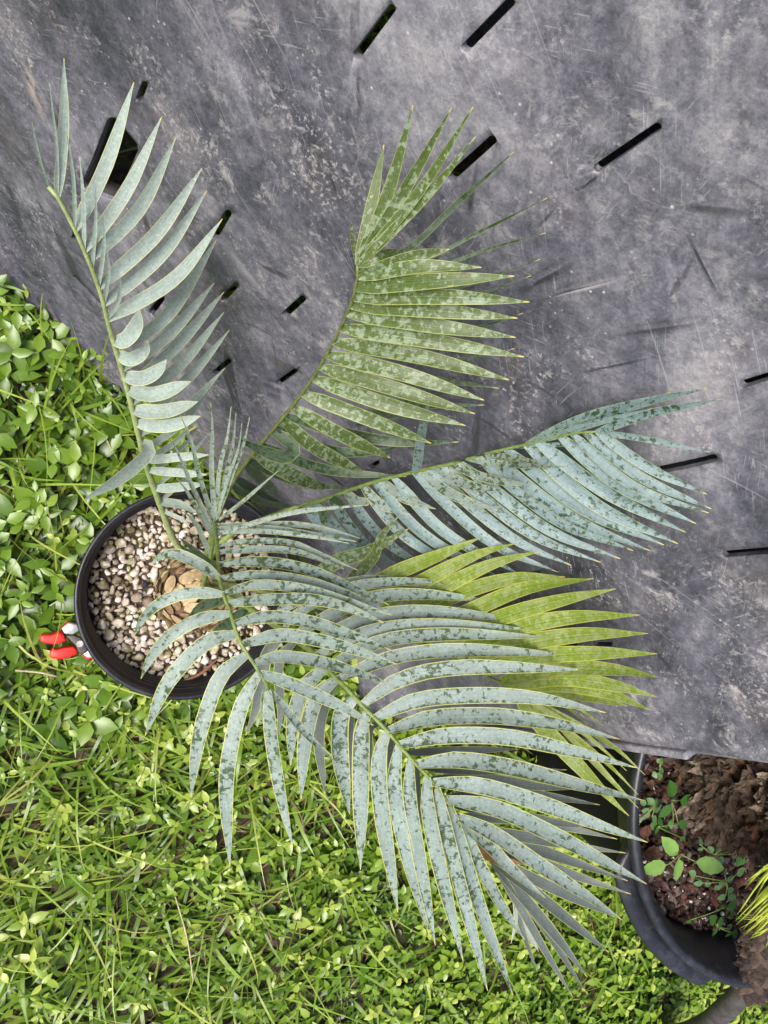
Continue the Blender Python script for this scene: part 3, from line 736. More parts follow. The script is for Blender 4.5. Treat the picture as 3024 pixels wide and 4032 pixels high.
B.leaves(Z3, [([(215, 1330), (600, 1170), (980, 820), (1452, 393)], 50), ([(220, 1380), (690, 1270), (1150, 1040), (1712, 757)], 30), ([(212, 1430), (800, 1320), (1250, 1160), (1702, 1034)], 30),
              ([(195, 1500), (900, 1480), (1330, 1355), (1658, 1240)], 24), ([(180, 1570), (900, 1590), (1240, 1495), (1585, 1372)], 28), ([(150, 1650), (900, 1800), (1300, 1740), (1520, 1662)], 42),
              ([(110, 1760), (700, 2040), (1200, 2000), (1455, 1945)], 34)], tip=('c', .04), mat=WAX_K, arch=-.035)
B.leaves(Z3, [([(205, 1290), (178, 1110), (165, 955)], 38, {'blunt': 3}), ([(225, 1275), (330, 800), (425, 340)], 98), ([(240, 1260), (450, 740), (655, 25)], 104),
              ([(250, 1260), (590, 690), (957, 45)], 98), ([(260, 1270), (710, 700), (1130, 38)], 88), ([(270, 1280), (770, 730), (1150, 270)], 84)], tip=BT)
B.leaves(Z3, [([(205, 1540), (870, 1535), (1570, 1577)], 132), ([(180, 1615), (830, 1645), (1475, 1705)], 126), ([(140, 1705), (800, 1762), (1460, 1858)], 128),
              ([(105, 1800), (800, 1885), (1525, 2010)], 128), ([(60, 1895), (720, 2012), (1408, 2192)], 126), ([(230, 1450), (830, 1412), (1452, 1375)], 130),
              ([(235, 1385), (700, 1300), (1190, 1308)], 112), ([(240, 1340), (620, 1235), (935, 1160)], 116, {'blunt': 2.6}), ([(232, 1300), (380, 1225), (565, 1185)], 98, {'blunt': 3})], tip=('c', .10), blunt=2.3, arch=.012)
B.leaves(Z4, [([(790, 800), (1380, 945), (2012, 1152)], 128), ([(735, 890), (1300, 1060), (1940, 1260)], 122), ([(670, 985), (1230, 1180), (1865, 1350)], 122), ([(590, 1090), (1080, 1290), (1595, 1490)], 118),
              ([(505, 1190), (860, 1410), (1270, 1605)], 114), ([(425, 1300), (690, 1530), (1065, 1720)], 114), ([(230, 1570), (460, 1720), (760, 1862)], 124), ([(120, 1655), (225, 1745), (390, 1882)], 92, {'blunt': 2.8})], tip=('c', .11), blunt=2.3, arch=.012)
B.leaf(S(Z4, [(330, 1410), (440, 1450), (520, 1525), (450, 1600), (270, 1550), (50, 1440)]), 112, ('d', .06), WAX_K, phi=12)

# ---- frond F: yellow-green, low, fanned towards the wall's end
Ff = Frond([((810, 2290), ('z', .24)), ((1000, 2320), ('z', .32)), ((1250, 2390), ('z', .38)), ((1550, 2490), ('z', .44)), ((1740, 2570), ('z', .47)), ((1910, 2660), ('z', .49)), ((1975, 2690), ('z', .50)), ((2035, 2725), ('z', .505)), ((2100, 2790), ('z', .505))],
           WAX_F, RACH_D, .0046, .0018, 'low yellow-green frond fanned out below the worn blue-grey frond', phi=(6, 20), clr=.025)
Ff.leaves(Z5, [([(250, 1690), (480, 1530), (830, 1385), (1200, 1228)], 118), ([(480, 1730), (800, 1540), (1150, 1370), (1460, 1280)], 114), ([(650, 1770), (900, 1620), (1250, 1450), (1650, 1338)], 114)], tip=('c', .07))
Ff.leaves(Z11, [([(-330, 600), (0, 445), (370, 350), (755, 345)], 114), ([(-280, 750), (50, 590), (450, 430), (980, 358)], 118), ([(-130, 830), (250, 660), (700, 530), (1155, 435)], 122),
                ([(-30, 900), (350, 745), (800, 660), (1343, 642)], 126), ([(50, 960), (450, 860), (900, 795), (1408, 788)], 130), ([(120, 1080), (500, 975), (1000, 942), (1480, 947)], 122),
                ([(220, 1150), (650, 1065), (1100, 1072), (1483, 1135)], 124), ([(280, 1190), (700, 1140), (1100, 1190), (1475, 1287)], 118), ([(340, 1225), (700, 1190), (1100, 1262), (1425, 1393)], 106),
                ([(380, 1245), (800, 1252), (1245, 1362)], 112)], tip=('c', .07), blunt=2.2)
Ff.leaves(Z11, [([(350, 1240), (500, 1440), (800, 1770), (1100, 2080), (1255, 2225)], 124), ([(400, 1260), (700, 1500), (1100, 1930), (1325, 2165)], 62, ), ([(420, 1270), (800, 1480), (1130, 1680), (1380, 1905)], 46),
                ([(430, 1280), (850, 1540), (1050, 1700), (1237, 1870)], 36), ([(440, 1290), (800, 1580), (1100, 1830), (1325, 2060)], 42), ([(420, 1265), (600, 1370), (900, 1540)], 62), ([(430, 1270), (700, 1340), (912, 1490)], 26), ([(430, 1265), (780, 1340), (1058, 1515)], 28)], tip=('d', -.03))
Ff.leaves(Z5, [([(-250, 1660), (0, 1450), (300, 1340), (620, 1162)], 112, {'tip': ('z', .47)}), ([(50, 1720), (220, 1510), (350, 1380), (400, 1230), (535, 1070)], 92, {'tip': ('z', .47)})], mat=WAX_B)

# ---- frond G: slate, right below E
EZ = [((1228, 2560), .50), ((1300, 2648), .525), ((1350, 2695), .54), ((1400, 2750), .55), ((1460, 2812), .56), ((1525, 2877), .57), ((1580, 2945), .575), ((1635, 3005), .58), ((1700, 3075), .58), ((1750, 3140), .578), ((1795, 3208), .573), ((1820, 3255), .568)]
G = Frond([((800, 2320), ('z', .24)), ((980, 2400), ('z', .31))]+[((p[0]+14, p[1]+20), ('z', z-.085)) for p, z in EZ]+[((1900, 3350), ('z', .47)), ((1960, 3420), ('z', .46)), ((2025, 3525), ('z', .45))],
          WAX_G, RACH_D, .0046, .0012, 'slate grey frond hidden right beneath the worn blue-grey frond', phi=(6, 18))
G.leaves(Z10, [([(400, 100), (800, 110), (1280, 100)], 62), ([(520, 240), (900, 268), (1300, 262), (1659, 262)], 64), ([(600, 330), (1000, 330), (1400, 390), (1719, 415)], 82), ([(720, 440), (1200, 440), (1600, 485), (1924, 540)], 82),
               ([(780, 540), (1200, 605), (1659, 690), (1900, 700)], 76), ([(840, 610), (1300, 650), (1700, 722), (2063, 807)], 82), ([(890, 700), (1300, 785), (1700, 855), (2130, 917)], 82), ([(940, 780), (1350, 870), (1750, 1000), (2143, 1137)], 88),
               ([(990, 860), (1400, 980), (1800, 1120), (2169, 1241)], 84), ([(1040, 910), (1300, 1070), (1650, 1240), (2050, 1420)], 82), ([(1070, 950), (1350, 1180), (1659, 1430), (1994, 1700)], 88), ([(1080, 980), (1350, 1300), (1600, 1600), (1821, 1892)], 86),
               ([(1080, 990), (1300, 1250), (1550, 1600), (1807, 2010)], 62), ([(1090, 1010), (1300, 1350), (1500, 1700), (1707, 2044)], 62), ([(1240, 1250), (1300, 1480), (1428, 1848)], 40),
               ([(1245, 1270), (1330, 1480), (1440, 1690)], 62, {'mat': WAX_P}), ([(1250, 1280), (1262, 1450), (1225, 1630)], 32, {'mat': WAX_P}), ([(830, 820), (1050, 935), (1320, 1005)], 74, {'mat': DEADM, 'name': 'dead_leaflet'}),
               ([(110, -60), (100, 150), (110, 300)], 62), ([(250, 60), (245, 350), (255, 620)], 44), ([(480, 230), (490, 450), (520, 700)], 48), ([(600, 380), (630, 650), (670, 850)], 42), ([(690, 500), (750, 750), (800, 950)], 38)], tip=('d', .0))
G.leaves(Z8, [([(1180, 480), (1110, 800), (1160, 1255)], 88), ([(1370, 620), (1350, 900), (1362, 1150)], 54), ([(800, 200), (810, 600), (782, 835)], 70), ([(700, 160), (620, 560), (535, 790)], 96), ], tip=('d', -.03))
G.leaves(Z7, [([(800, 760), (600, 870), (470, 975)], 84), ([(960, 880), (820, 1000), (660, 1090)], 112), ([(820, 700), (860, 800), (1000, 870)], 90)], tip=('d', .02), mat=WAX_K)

# ---- frond E: big worn blue-grey frond
E_ = Frond([((790, 2300), ('z', .24)), ((900, 2350), ('z', .33)), ((1060, 2440), ('z', .42))]+[(p, ('z', z)) for p, z in EZ], WAX_E, RACH, .0050, .0015, 'large worn blue-grey frond arching towards the bigger pot', phi=(6, 22))
E_.leaves(Z9, [([(-180, 900), (150, 740), (600, 665), (1110, 748)], 84), ([(-100, 960), (300, 740), (800, 680), (1255, 702)], 80), ([(-40, 1060), (450, 830), (900, 780), (1495, 835)], 100),
               ([(30, 1160), (500, 965), (1000, 915), (1725, 982)], 106), ([(90, 1260), (520, 1070), (1050, 1020), (1768, 1050)], 104), ([(180, 1350), (600, 1150), (1150, 1095), (1897, 1118)], 106),
               ([(280, 1450), (700, 1275), (1250, 1220), (2052, 1253)], 110), ([(465, 1595), (750, 1450), (1250, 1355), (2190, 1373)], 116), ([(575, 1715), (880, 1615), (1350, 1575), (1850, 1600), (2372, 1712)], 122),
               ([(690, 1845), (1000, 1755), (1500, 1740), (2000, 1805), (2475, 1922)], 124), ([(795, 1965), (1100, 1895), (1600, 1905), (2100, 2012), (2615, 2145)], 122), ([(890, 2110), (1200, 2085), (1650, 2150), (2200, 2290), (2665, 2405)], 122)], tip=('d', .055))
E_.leaves(Z10, [([(595, 350), (1000, 392), (1500, 540), (1900, 690), (2300, 832)], 122), ([(695, 480), (1100, 565), (1500, 745), (1900, 950), (2292, 1162)], 122), ([(790, 620), (1100, 775), (1500, 1045), (1800, 1240), (2100, 1448)], 112), ([(830, 680), (1050, 860), (1250, 1065), (1490, 1270)], 92)], tip=('d', .04))
E_.leaves(Z8, [([(1130, 250), (990, 420), (905, 700), (890, 1030)], 110), ([(1270, 360), (1090, 500), (1000, 850), (972, 1295)], 118), ([(1385, 480), (1290, 620), (1280, 950), (1352, 1410)], 132), ([(1505, 600), (1450, 760), (1440, 1250), (1440, 1850)], 130)], tip=('d', -.02))
E_.leaves(Z10, [([(235, -60), (190, 150), (200, 550), (335, 1385)], 122), ([(325, 60), (305, 400), (400, 900), (580, 1560)], 114), ([(435, 190), (430, 500), (510, 1000), (628, 1640)], 106), ([(540, 310), (575, 600), (680, 1100), (850, 1770)], 112),
                ([(640, 440), (705, 700), (830, 1200), (1040, 2000)], 106), ([(735, 570), (830, 850), (1000, 1400), (1240, 2040)], 100), ([(815, 690), (950, 950), (1130, 1300), (1330, 1600)], 90)], tip=('d', -.02))

# ---- frond D: the highest, arching towards the camera
Df = Frond([((790, 2330), ('z', .24)), ((815, 2250), ('z', .36)), ((838, 2140), ('z', .47)), ((846, 2060), ('z', .53)), ((850, 2100), ('z', .575)), ((858, 2190), ('z', .61)), ((863, 2275), ('z', .635)), ((882, 2345), ('z', .65)), ((907, 2415), ('z', .66)), ((927, 2480), ('z', .667)), ((952, 2540), ('z', .672)), ((987, 2595), ('z', .674)), ((1022, 2648), ('z', .674)), ((1050, 2695), ('z', .672)), ((1058, 2715), ('z', .67))],
           WAX_D, RACH, .0046, .0014, 'highest worn frond arching over the gravel', phi=(8, 26))
Df.leaves(Z7, [([(705, 650), (560, 540), (400, 468), (280, 475), (190, 545)], 88), ([(720, 778), (500, 768), (300, 825), (150, 940), (50, 1110)], 90), ([(780, 915), (550, 985), (330, 1115), (190, 1275), (110, 1440)], 100),
               ([(825, 1065), (640, 1150), (420, 1350), (270, 1570), (145, 1890)], 116), ([(905, 1235), (750, 1410), (620, 1720), (550, 2000), (505, 2375)], 116), ([(1005, 1380), (905, 1650), (815, 2000), (780, 2350), (812, 2920)], 118)], tip=('d', -.03), arch=.012)
Df.leaves(Z7, [([(735, 380), (1000, 357), (1300, 375), (1500, 452), (1815, 588)], 46), ([(740, 445), (1050, 422), (1350, 445), (1710, 578)], 54), ([(745, 540), (1050, 520), (1400, 575), (1750, 715), (2065, 862)], 84),
               ([(755, 640), (1000, 625), (1350, 660), (1700, 760), (2050, 912)], 76), ([(775, 745), (1000, 705), (1350, 730), (1700, 820), (2083, 942)], 78), ([(815, 880), (1050, 825), (1400, 815), (1700, 870), (2020, 1000)], 92),
               ([(860, 1000), (1100, 955), (1400, 985), (1700, 1075), (2070, 1215)], 96), ([(915, 1150), (1200, 1100), (1500, 1140), (1800, 1220), (2125, 1328)], 100), ([(1000, 1310), (1200, 1272), (1500, 1310), (1800, 1395), (2055, 1480)], 96), ([(1065, 1425), (1250, 1470), (1500, 1575), (1750, 1695), (1940, 1810)], 96)], tip=('d', -.01))
Df.leaves(Z8, [([(705, 420), (725, 700), (765, 1000), (830, 1350), (908, 1665)], 98), ([(700, 400), (700, 560), (655, 690)], 100), ([(715, 420), (800, 530), (1000, 770), (1240, 1005)], 56)], tip=('d', -.02))
Df.leaves(Z2, [([(1080, 1980), (960, 1750), (880, 1655), (820, 1615)], 38), ([(1080, 1850), (960, 1620), (860, 1450), (785, 1360)], 34), ([(1078, 1790), (930, 1470), (830, 1230), (742, 1045)], 36), ([(1080, 1740), (970, 1350), (900, 1060), (815, 865)], 36),
               ([(1085, 1710), (1065, 1300), (1072, 1000), (1057, 772)], 36), ([(1095, 1690), (1130, 1300), (1190, 1050), (1222, 800)], 32), ([(1100, 1680), (1180, 1330), (1235, 1080), (1256, 848)], 32), ([(1102, 1675), (1200, 1360), (1280, 1130), (1307, 930)], 24),
               ([(1104, 1670), (1230, 1330), (1310, 1130), (1368, 883)], 32), ([(1100, 1690), (1300, 1560), (1590, 1310)], 28)], tip=('d', .08))
Df.leaves(Z7, [([(725, 330), (1000, 218), (1350, 128), (1905, 75)], 38), ([(712, 240), (1000, 238), (1350, 232), (1659, 290), (1830, 340)], 48), ([(712, 255), (1100, 258), (1450, 302), (1805, 362)], 44), ([(712, 275), (1100, 285), (1500, 332), (1745, 378)], 38)], tip=('d', .02))
Df.leaves(Z7, [([(700, 590), (540, 440), (410, 335)], 46), ([(690, 600), (520, 470), (395, 378)], 46)], tip=('d', -.12), mat=WAX_K)
for w_ in WARN[:40]: print('far base', w_)

# ------------------------------------------------------------------ second, larger pot with an old cycad trunk
QC = np.array([1.069, -.506]); QR = .338; QZ = .40
pot2 = empty('large_round_pot', (QC[0], QC[1], 0)); tag(pot2, 'large round black plastic pot with rolled rim, standing past the end of the tub', 'plant pot')
prof = [(.25, .001), (.262, .004), (.268, .02), (.300, .28), (.304, .33), (.318, .345), (.322, .372), (.326, .376), (QR-.004, .385), (QR, .393), (QR-.001, .401), (QR-.007, .4035), (QR-.014, .401), (QR-.018, .392), (.309, .38), (.2955, .28), (.262, .03), (.002, .03)]
lathe('pot_wall', prof, QC, [POTM2, POTM2D], pot2, 160, fm=[1, 1, 1, 1, 1]+[0]*(len(prof)-6))
# shoulder lug (hand grip) on the lawn side
def arc_band(name, c, a0, a1, prof, mat, parent, n=40):
    vs = []; fs = []; k = len(prof)
    for i in range(n+1):
        f = i/n; a = a0+(a1-a0)*f; e = min(1, min(f, 1-f)/.16); e = e*e*(3-2*e)
        for (r, z) in prof: rr = .312+(r-.312)*e; vs.append((c[0]+rr*math.cos(a), c[1]+rr*math.sin(a), z))
    for i in range(n):
        for j in range(k): fs.append((i*k+j, i*k+(j+1) % k, (i+1)*k+(j+1) % k, (i+1)*k+j))
    fs += [tuple(range(k))[::-1], tuple(n*k+j for j in range(k))]
    return mesh_obj(name, vs, fs, mat, parent, True, loc=np.array(world_loc(parent)))
a_mid = math.atan2(*(at_z((2640, 3600), .36)[:2]-QC)[::-1])
arc_band('grip_lug', QC, a_mid-.62, a_mid+.50, [(.312, .345), (.350, .366), (.3605, .374), (.3595, .380), (.350, .3835), (.318, .381)], POTM2, pot2)
# potting mix
MZ = .315
mn = 7000; a = rng.uniform(0, 2*math.pi, mn); r = .293*np.sqrt(rng.uniform(0, 1, mn)); 
mp_ = np.c_[QC[0]+r*np.cos(a), QC[1]+r*np.sin(a), MZ+rng.uniform(-.004, .007, mn)+.008*np.sin(r*20)]
ms = .0028+.009*rng.uniform(0, 1, mn)**3.5
mt_ = rng.uniform(0, .9, mn); wh = rng.uniform(0, 1, mn) < .10; mt_[wh] = 1.0; ms[wh] = rng.uniform(.002, .004, wh.sum())
mx_ = pebbles(mp_, ms*1.25, mt_, 'bark_potting_mix', MULCH, .65)
tag(mx_, 'dark red bark chips and grit filling the large pot', 'potting mix', kind='stuff')
lathe('potting_soil', [(.001, MZ-.007), (.15, MZ-.007), (.2965, MZ-.010), (.289, .25), (.001, .25)], QC, plain('dark_bark_soil', (.03, .018, .013), .9, .4, 90, .5), pot2, 64)
# old cycad trunk
tc_ = at_z((2915, 2945), MZ)[:2]; TR = .14
trunk_t = empty('old_cycad_trunk', (tc_[0], tc_[1], MZ-.02)); tag(trunk_t, 'stout old cycad trunk with shaggy brown leaf bases, in the large pot', 'tree trunk')
prof = [(TR*1.06, MZ-.02)]+[(TR*(1+.05*math.sin(z*38)), z) for z in np.linspace(MZ, .62, 18)]+[(TR*.75, .65), (.002, .66)]
BARK2 = plain('old_bark', (.05, .033, .021), .9, .6, 110, 1.0)
tr_o = lathe('trunk', prof, tc_, BARK2, trunk_t, 64)
def bark_chunk(seed, mat):
    vs = []; fs = []; r2 = random.Random(seed); nl, ns = 12, 8
    ph = r2.uniform(0, 6)
    for i in range(nl+1):
        f = i/nl; w = .0095*math.sin(math.pi*min(1, .2+f*.8))**.5*(1+.3*math.sin(i*1.7+ph)+r2.uniform(-.2, .2)); h = .0095*(1-.35*f)*(1+.35*math.sin(i*2.3+ph)+r2.uniform(-.2, .2))
        cx = .007*math.sin(f*5+ph); out = .004+.013*f*f+.005*math.sin(f*7+ph)
        for k in range(ns):
            a = 2*math.pi*k/ns; vs.append((cx+w*math.cos(a), -.026+.052*f+r2.uniform(-.002, .002), out+h*math.sin(a)*(1+.5*math.sin(k*3+i*1.3+ph))+r2.uniform(-.0032, .0032)))
    for i in range(nl):
        for k in range(ns): fs.append((i*ns+k, i*ns+(k+1) % ns, (i+1)*ns+(k+1) % ns, (i+1)*ns+k))
    fs += [tuple(range(ns))[::-1], tuple(nl*ns+k for k in range(ns))]
    me = bpy.data.meshes.new('leaf_base'); me.from_pydata(vs, [], fs); me.polygons.foreach_set('use_smooth', [False]*len(fs)); me.materials.append(mat); return me
bmats = [BARK2, plain('weathered_leaf_base', (.07, .046, .028), .8, .75, 130, 1.0), plain('pale_leaf_base', (.17, .13, .09), .75, .8, 180, 1.0), plain('rusty_leaf_base', (.09, .045, .022), .8, .6, 130, 1.0)]
chunks = [bark_chunk(i, bmats[(0, 1, 0, 2, 3, 1, 0, 3, 0)[i]]) for i in range(9)]
viewdir = math.atan2(-tc_[1], -tc_[0])
for ring in range(13):
    z = MZ+.006+ring*.024; num = 24
    for k in range(num):
        a = viewdir+(k-num/2+.5*(ring % 2))/num*3.9+rnd.uniform(-.06, .06)
        o = bpy.data.objects.new('leaf_base', rnd.choice(chunks))
        outn = Vector((math.cos(a), math.sin(a), 0)); side = Vector((-math.sin(a), math.cos(a), 0)); upv = Vector((0, 0, 1))
        upv = (upv*rnd.uniform(-.2, .55)+side*rnd.choice((-1, 1))+outn*rnd.uniform(-.25, .15)).normalized(); side = upv.cross(outn).normalized(); outn = side.cross(upv)
        mtx = Matrix(((side.x, upv.x, outn.x, 0), (side.y, upv.y, outn.y, 0), (side.z, upv.z, outn.z, 0), (0, 0, 0, 1)))
        o.matrix_local = Matrix.Translation((TR*.97*math.cos(a), TR*.97*math.sin(a), z-(MZ-.02))) @ mtx @ Matrix.Diagonal((rnd.uniform(.5, 1.0), rnd.uniform(.8, 1.5), rnd.uniform(.7, 1.5), 1))
        link(o, tr_o)

# ------------------------------------------------------------------ weed seedlings in the large pot
def leaf_geo(base, direc, up_, L, W, n=6, fold=.18, droop=.2, serr=0.0):
    direc = np.asarray(direc, float); direc /= np.linalg.norm(direc); up_ = np.asarray(up_, float); up_ = up_-direc*up_.dot(direc); up_ /= np.linalg.norm(up_)
    side = np.cross(direc, up_); vs = []; fs = []
    for j in range(n+1):
        f = j/n; w = W*.5*(math.sin(math.pi*f**.8)**.8 if 0 < f < 1 else .02)*(1+serr*(-1)**j)
        c = np.asarray(base)+direc*L*f-up_*droop*L*f*f
        for u in (-1, -.5, 0, .5, 1): vs.append(c+side*w*u+up_*fold*abs(u)*w)
    for j in range(n):
        for k in range(4): a0 = j*5+k; fs.append((a0, a0+1, a0+6, a0+5))
    return vs, fs
def tube(P, r, seg=6):
    P = np.asarray(P, float); vs = []; fs = []; T = np.gradient(P, axis=0)
    for i, q in enumerate(P):
        t = T[i]/np.linalg.norm(T[i]); a = np.cross(t, [.31, .2, .93]); a /= np.linalg.norm(a); b = np.cross(t, a); rr = r[i] if hasattr(r, '__len__') else r
        for k in range(seg): an = 2*math.pi*k/seg; vs.append(q+(a*math.cos(an)+b*math.sin(an))*rr)
    for i in range(len(P)-1):
        for k in range(seg): fs.append((i*seg+k, i*seg+(k+1) % seg, (i+1)*seg+(k+1) % seg, (i+1)*seg+k))
    fs += [tuple(range(seg))[::-1], tuple((len(P)-1)*seg+k for k in range(seg))]
    return vs, fs
def weed_mat(name, c):
    a = N(name); v = a.objvec(); f = a.noise(v, 40, 4)
    cc = a.ramp(f, [(.3, tuple(x*.75 for x in c)), (.7, tuple(x*1.2 for x in c))]); a.col(cc); a.rough(.45); a.translucent(cc, .25); a.b.inputs['Specular IOR Level'].default_value = .35; return a.m
W_LIGHT = weed_mat('seedling_leaf_bright', (.20, .36, .085)); W_DARK = weed_mat('seedling_leaf_dark', (.06, .16, .03)); W_SEA = weed_mat('seedling_leaf_sage', (.12, .24, .09)); STEM = plain('weed_stem', (.16, .22, .06), .5)
Z5B = 824/1190.0
def zz5(x, y): return (2200+x*Z5B, 2500+y*Z5B)
def seedling(name, label, root_px, leaves, mat, hgt, group=None):
    """leaves: (base px, tip px, width px) measured on the enlargement of the large pot"""
    root = at_z(zz5(*root_px), MZ+.001)
    e = empty(name, tuple(root)); tag(e, label, 'weed', group)
    top = at_z(zz5(*root_px), MZ+hgt)
    vs, fs = tube(np.linspace(root, top, 5), .0012); mesh_obj('stem', vs, fs, STEM, e, True, loc=root)
    for (bx, by, tx, ty, w) in leaves:
        h2 = hgt+rnd.uniform(-.006, .006)
        b0 = at_z(zz5(bx, by), MZ+h2); t0 = at_z(zz5(tx, ty), MZ+h2-.004)
        if np.linalg.norm(b0-top) > .006:
            vs, fs = tube(catmull(np.array([top, (top+b0)/2+np.array([0, 0, .002]), b0]), 6), .0008); mesh_obj('petiole', vs, fs, STEM, e, True, loc=root)
        L = np.linalg.norm(t0-b0); W = w*Z5B*fwd(b0)/FPX
        vs, fs = leaf_geo(b0, t0-b0, np.array([rnd.uniform(-.25, .25), rnd.uniform(-.25, .25), 1]), L, W, 8, .15, .05, .05)
        mesh_obj('leaf', vs, fs, mat, e, True, loc=root)
    return e
seedling('weed_seedling', 'bright toothed four-leaved weed standing in the middle of the bark mix', (690, 1245), [(675, 1250, 588, 1150, 85), (610, 1310, 470, 1340, 90), (680, 1275, 675, 1405, 85), (780, 1290, 955, 1335, 95)], W_LIGHT, .045)
seedling('weed_seedling', 'round dark-leaved weed beside the shaggy trunk', (640, 940), [(645, 925, 635, 825, 95), (690, 940, 768, 935, 75), (640, 965, 570, 1040, 80), (650, 1075, 620, 1078, 60), (680, 1075, 735, 1078, 55)], W_DARK, .05)
seedling('creeping_weed', 'small trailing sage-green weed along the pot rim', (540, 960), [(545, 960, 500, 930, 40), (540, 965, 590, 950, 42), (520, 1000, 470, 1000, 40), (515, 1010, 480, 1040, 40), (540, 990, 580, 990, 45), (500, 960, 460, 950, 35), (470, 1045, 440, 1060, 35), (530, 1035, 560, 1060, 40)], W_SEA, .03)
seedling('creeping_weed', 'small upright weed squeezed between the trunk and the rim', (570, 770), [(572, 740, 590, 695, 40), (565, 765, 600, 780, 38), (560, 790, 530, 800, 42), (565, 800, 590, 815, 40), (575, 720, 555, 710, 30)], W_SEA, .03)
seedling('flowering_weed', 'sprawling weed with tiny yellow-green flowers by the grit patch', (880, 1250), [(875, 1240, 850, 1200, 40), (890, 1235, 925, 1215, 42), (930, 1205, 960, 1190, 34), (1000, 1220, 1040, 1190, 36), (1010, 1240, 1050, 1255, 34), (905, 1270, 940, 1290, 44), (800, 1190, 815, 1160, 50), (820, 1210, 790, 1225, 40)], W_SEA, .035)
seedling('flowering_weed', 'sprawling weed with paired pale leaves over the red bark', (950, 1400), [(945, 1390, 910, 1440, 45), (955, 1395, 1000, 1380, 40), (940, 1360, 960, 1330, 38), (950, 1480, 900, 1505, 42), (965, 1480, 1010, 1505, 46), (960, 1450, 1000, 1455, 38), (905, 1450, 890, 1425, 40), (820, 1410, 765, 1415, 40), (830, 1410, 870, 1420, 38), (780, 1370, 740, 1345, 44), (1010, 1360, 1065, 1330, 50)], W_SEA, .035)
seedling('weed_seedling', 'broad dark-leaved weed at the foot of the shaggy trunk', (1080, 1210), [(1060, 1190, 1005, 1160, 70), (1070, 1200, 1115, 1170, 70), (1060, 1230, 1015, 1320, 75), (1100, 1270, 1190, 1290, 75), (1120, 1190, 1200, 1200, 70), (1090, 1220, 1100, 1270, 60)], W_DARK, .045)
seedling('clover_weed', 'low dark clover-like weed in the shade near the pot wall', (900, 1660), [(890, 1640, 860, 1600, 70), (900, 1640, 940, 1630, 75), (890, 1670, 880, 1715, 60), (970, 1690, 955, 1720, 55), (985, 1690, 1020, 1710, 55), (980, 1670, 960, 1650, 45)], W_DARK, .02)
seedling('clover_weed', 'low dark clover-like weed under the scaly brown stem', (960, 1540), [(950, 1530, 920, 1560, 55), (965, 1535, 1020, 1530, 60), (960, 1550, 960, 1590, 50), (1010, 1600, 1040, 1630, 45), (990, 1600, 960, 1610, 40), (750, 1620, 720, 1640, 40), (765, 1615, 790, 1610, 40)], W_DARK, .02)
seedling('creeping_weed', 'tiny weed rosette in the dead leaves beside the rim', (560, 1090), [(560, 1085, 520, 1080, 60), (565, 1080, 590, 1050, 55), (555, 1095, 560, 1130, 50), (590, 1100, 630, 1110, 40), (690, 1150, 720, 1170, 36), (810, 1060, 840, 1090, 40)], W_DARK, .02)
# dead brown leaves on the mix
DL = plain('dead_leaf', (.085, .036, .022), .7, .6, 160, .8)
for (bx, by, tx, ty, w, lab) in ((450, 1130, 540, 1090, 60, 'curled brown dead leaf against the large pot rim'), (480, 1250, 590, 1230, 90, 'broad rusty dead leaf lying on the dark bark mix'), (500, 840, 545, 870, 60, 'small maroon dead leaf by the rim below the tub edge')):
    b0 = at_z(zz5(bx, by), MZ+.012); t0 = at_z(zz5(tx, ty), MZ+.014); vs, fs = leaf_geo(b0, t0-b0, (.3, .2, 1), np.linalg.norm(t0-b0), w*Z5B*fwd(b0)/FPX, 8, .5, .12, .08)
    tag(mesh_obj('dead_leaf', vs, fs, DL, None, True, loc=b0), lab, 'dead leaf', )

# ------------------------------------------------------------------ scaly-stemmed plant in the corner
SC_M = plain('brown_stem_scale', (.030, .019, .014), .8, .7, 160, 1.0); WOOD = plain('grey_wood', (.055, .05, .05), .8, .5, 50, .8)
r0 = at_z((2560, 4120), 0.0); sp_e = empty('scaly_stemmed_plant', tuple(r0)); tag(sp_e, 'scaly brown stem with a tuft of lime needles leaning over the large pot rim', 'plant')
wp = catmull(np.array([r0, at_z((2740, 4060), .15), at_z((2860, 3970), .28), at_z((2950, 3870), .36)]), 14)
vs, fs = tube(wp, np.linspace(.024, .017, 14), 14)
vs = [np.array(v)*1.0+np.array([0, 0, 0.0])+np.array([mnoise.noise(Vector(v*60)), mnoise.noise(Vector(v*60+9)), 0])*.003 for v in vs]
mesh_obj('woody_base', vs, fs, WOOD, sp_e, True, loc=r0)
st = catmull(np.array([at_z((2950, 3880), .35), at_z((2985, 3760), .43), at_z((3015, 3630), .50), at_z((3070, 3480), .55)]), 24)
vs, fs = tube(st, np.linspace(.016, .014, 24), 12); stm = mesh_obj('scaly_stem', vs, fs, SC_M, sp_e, True, loc=r0)
sc_me = [scale_mesh('stem_scale', .017, .022, .006, SC_M), scale_mesh('stem_scale', .015, .019, .005, plain('brown_stem_scale_pale', (.07, .046, .034), .85, .4, 90, .6))]
Tt = np.gradient(st, axis=0); Tt /= np.linalg.norm(Tt, axis=1)[:, None]
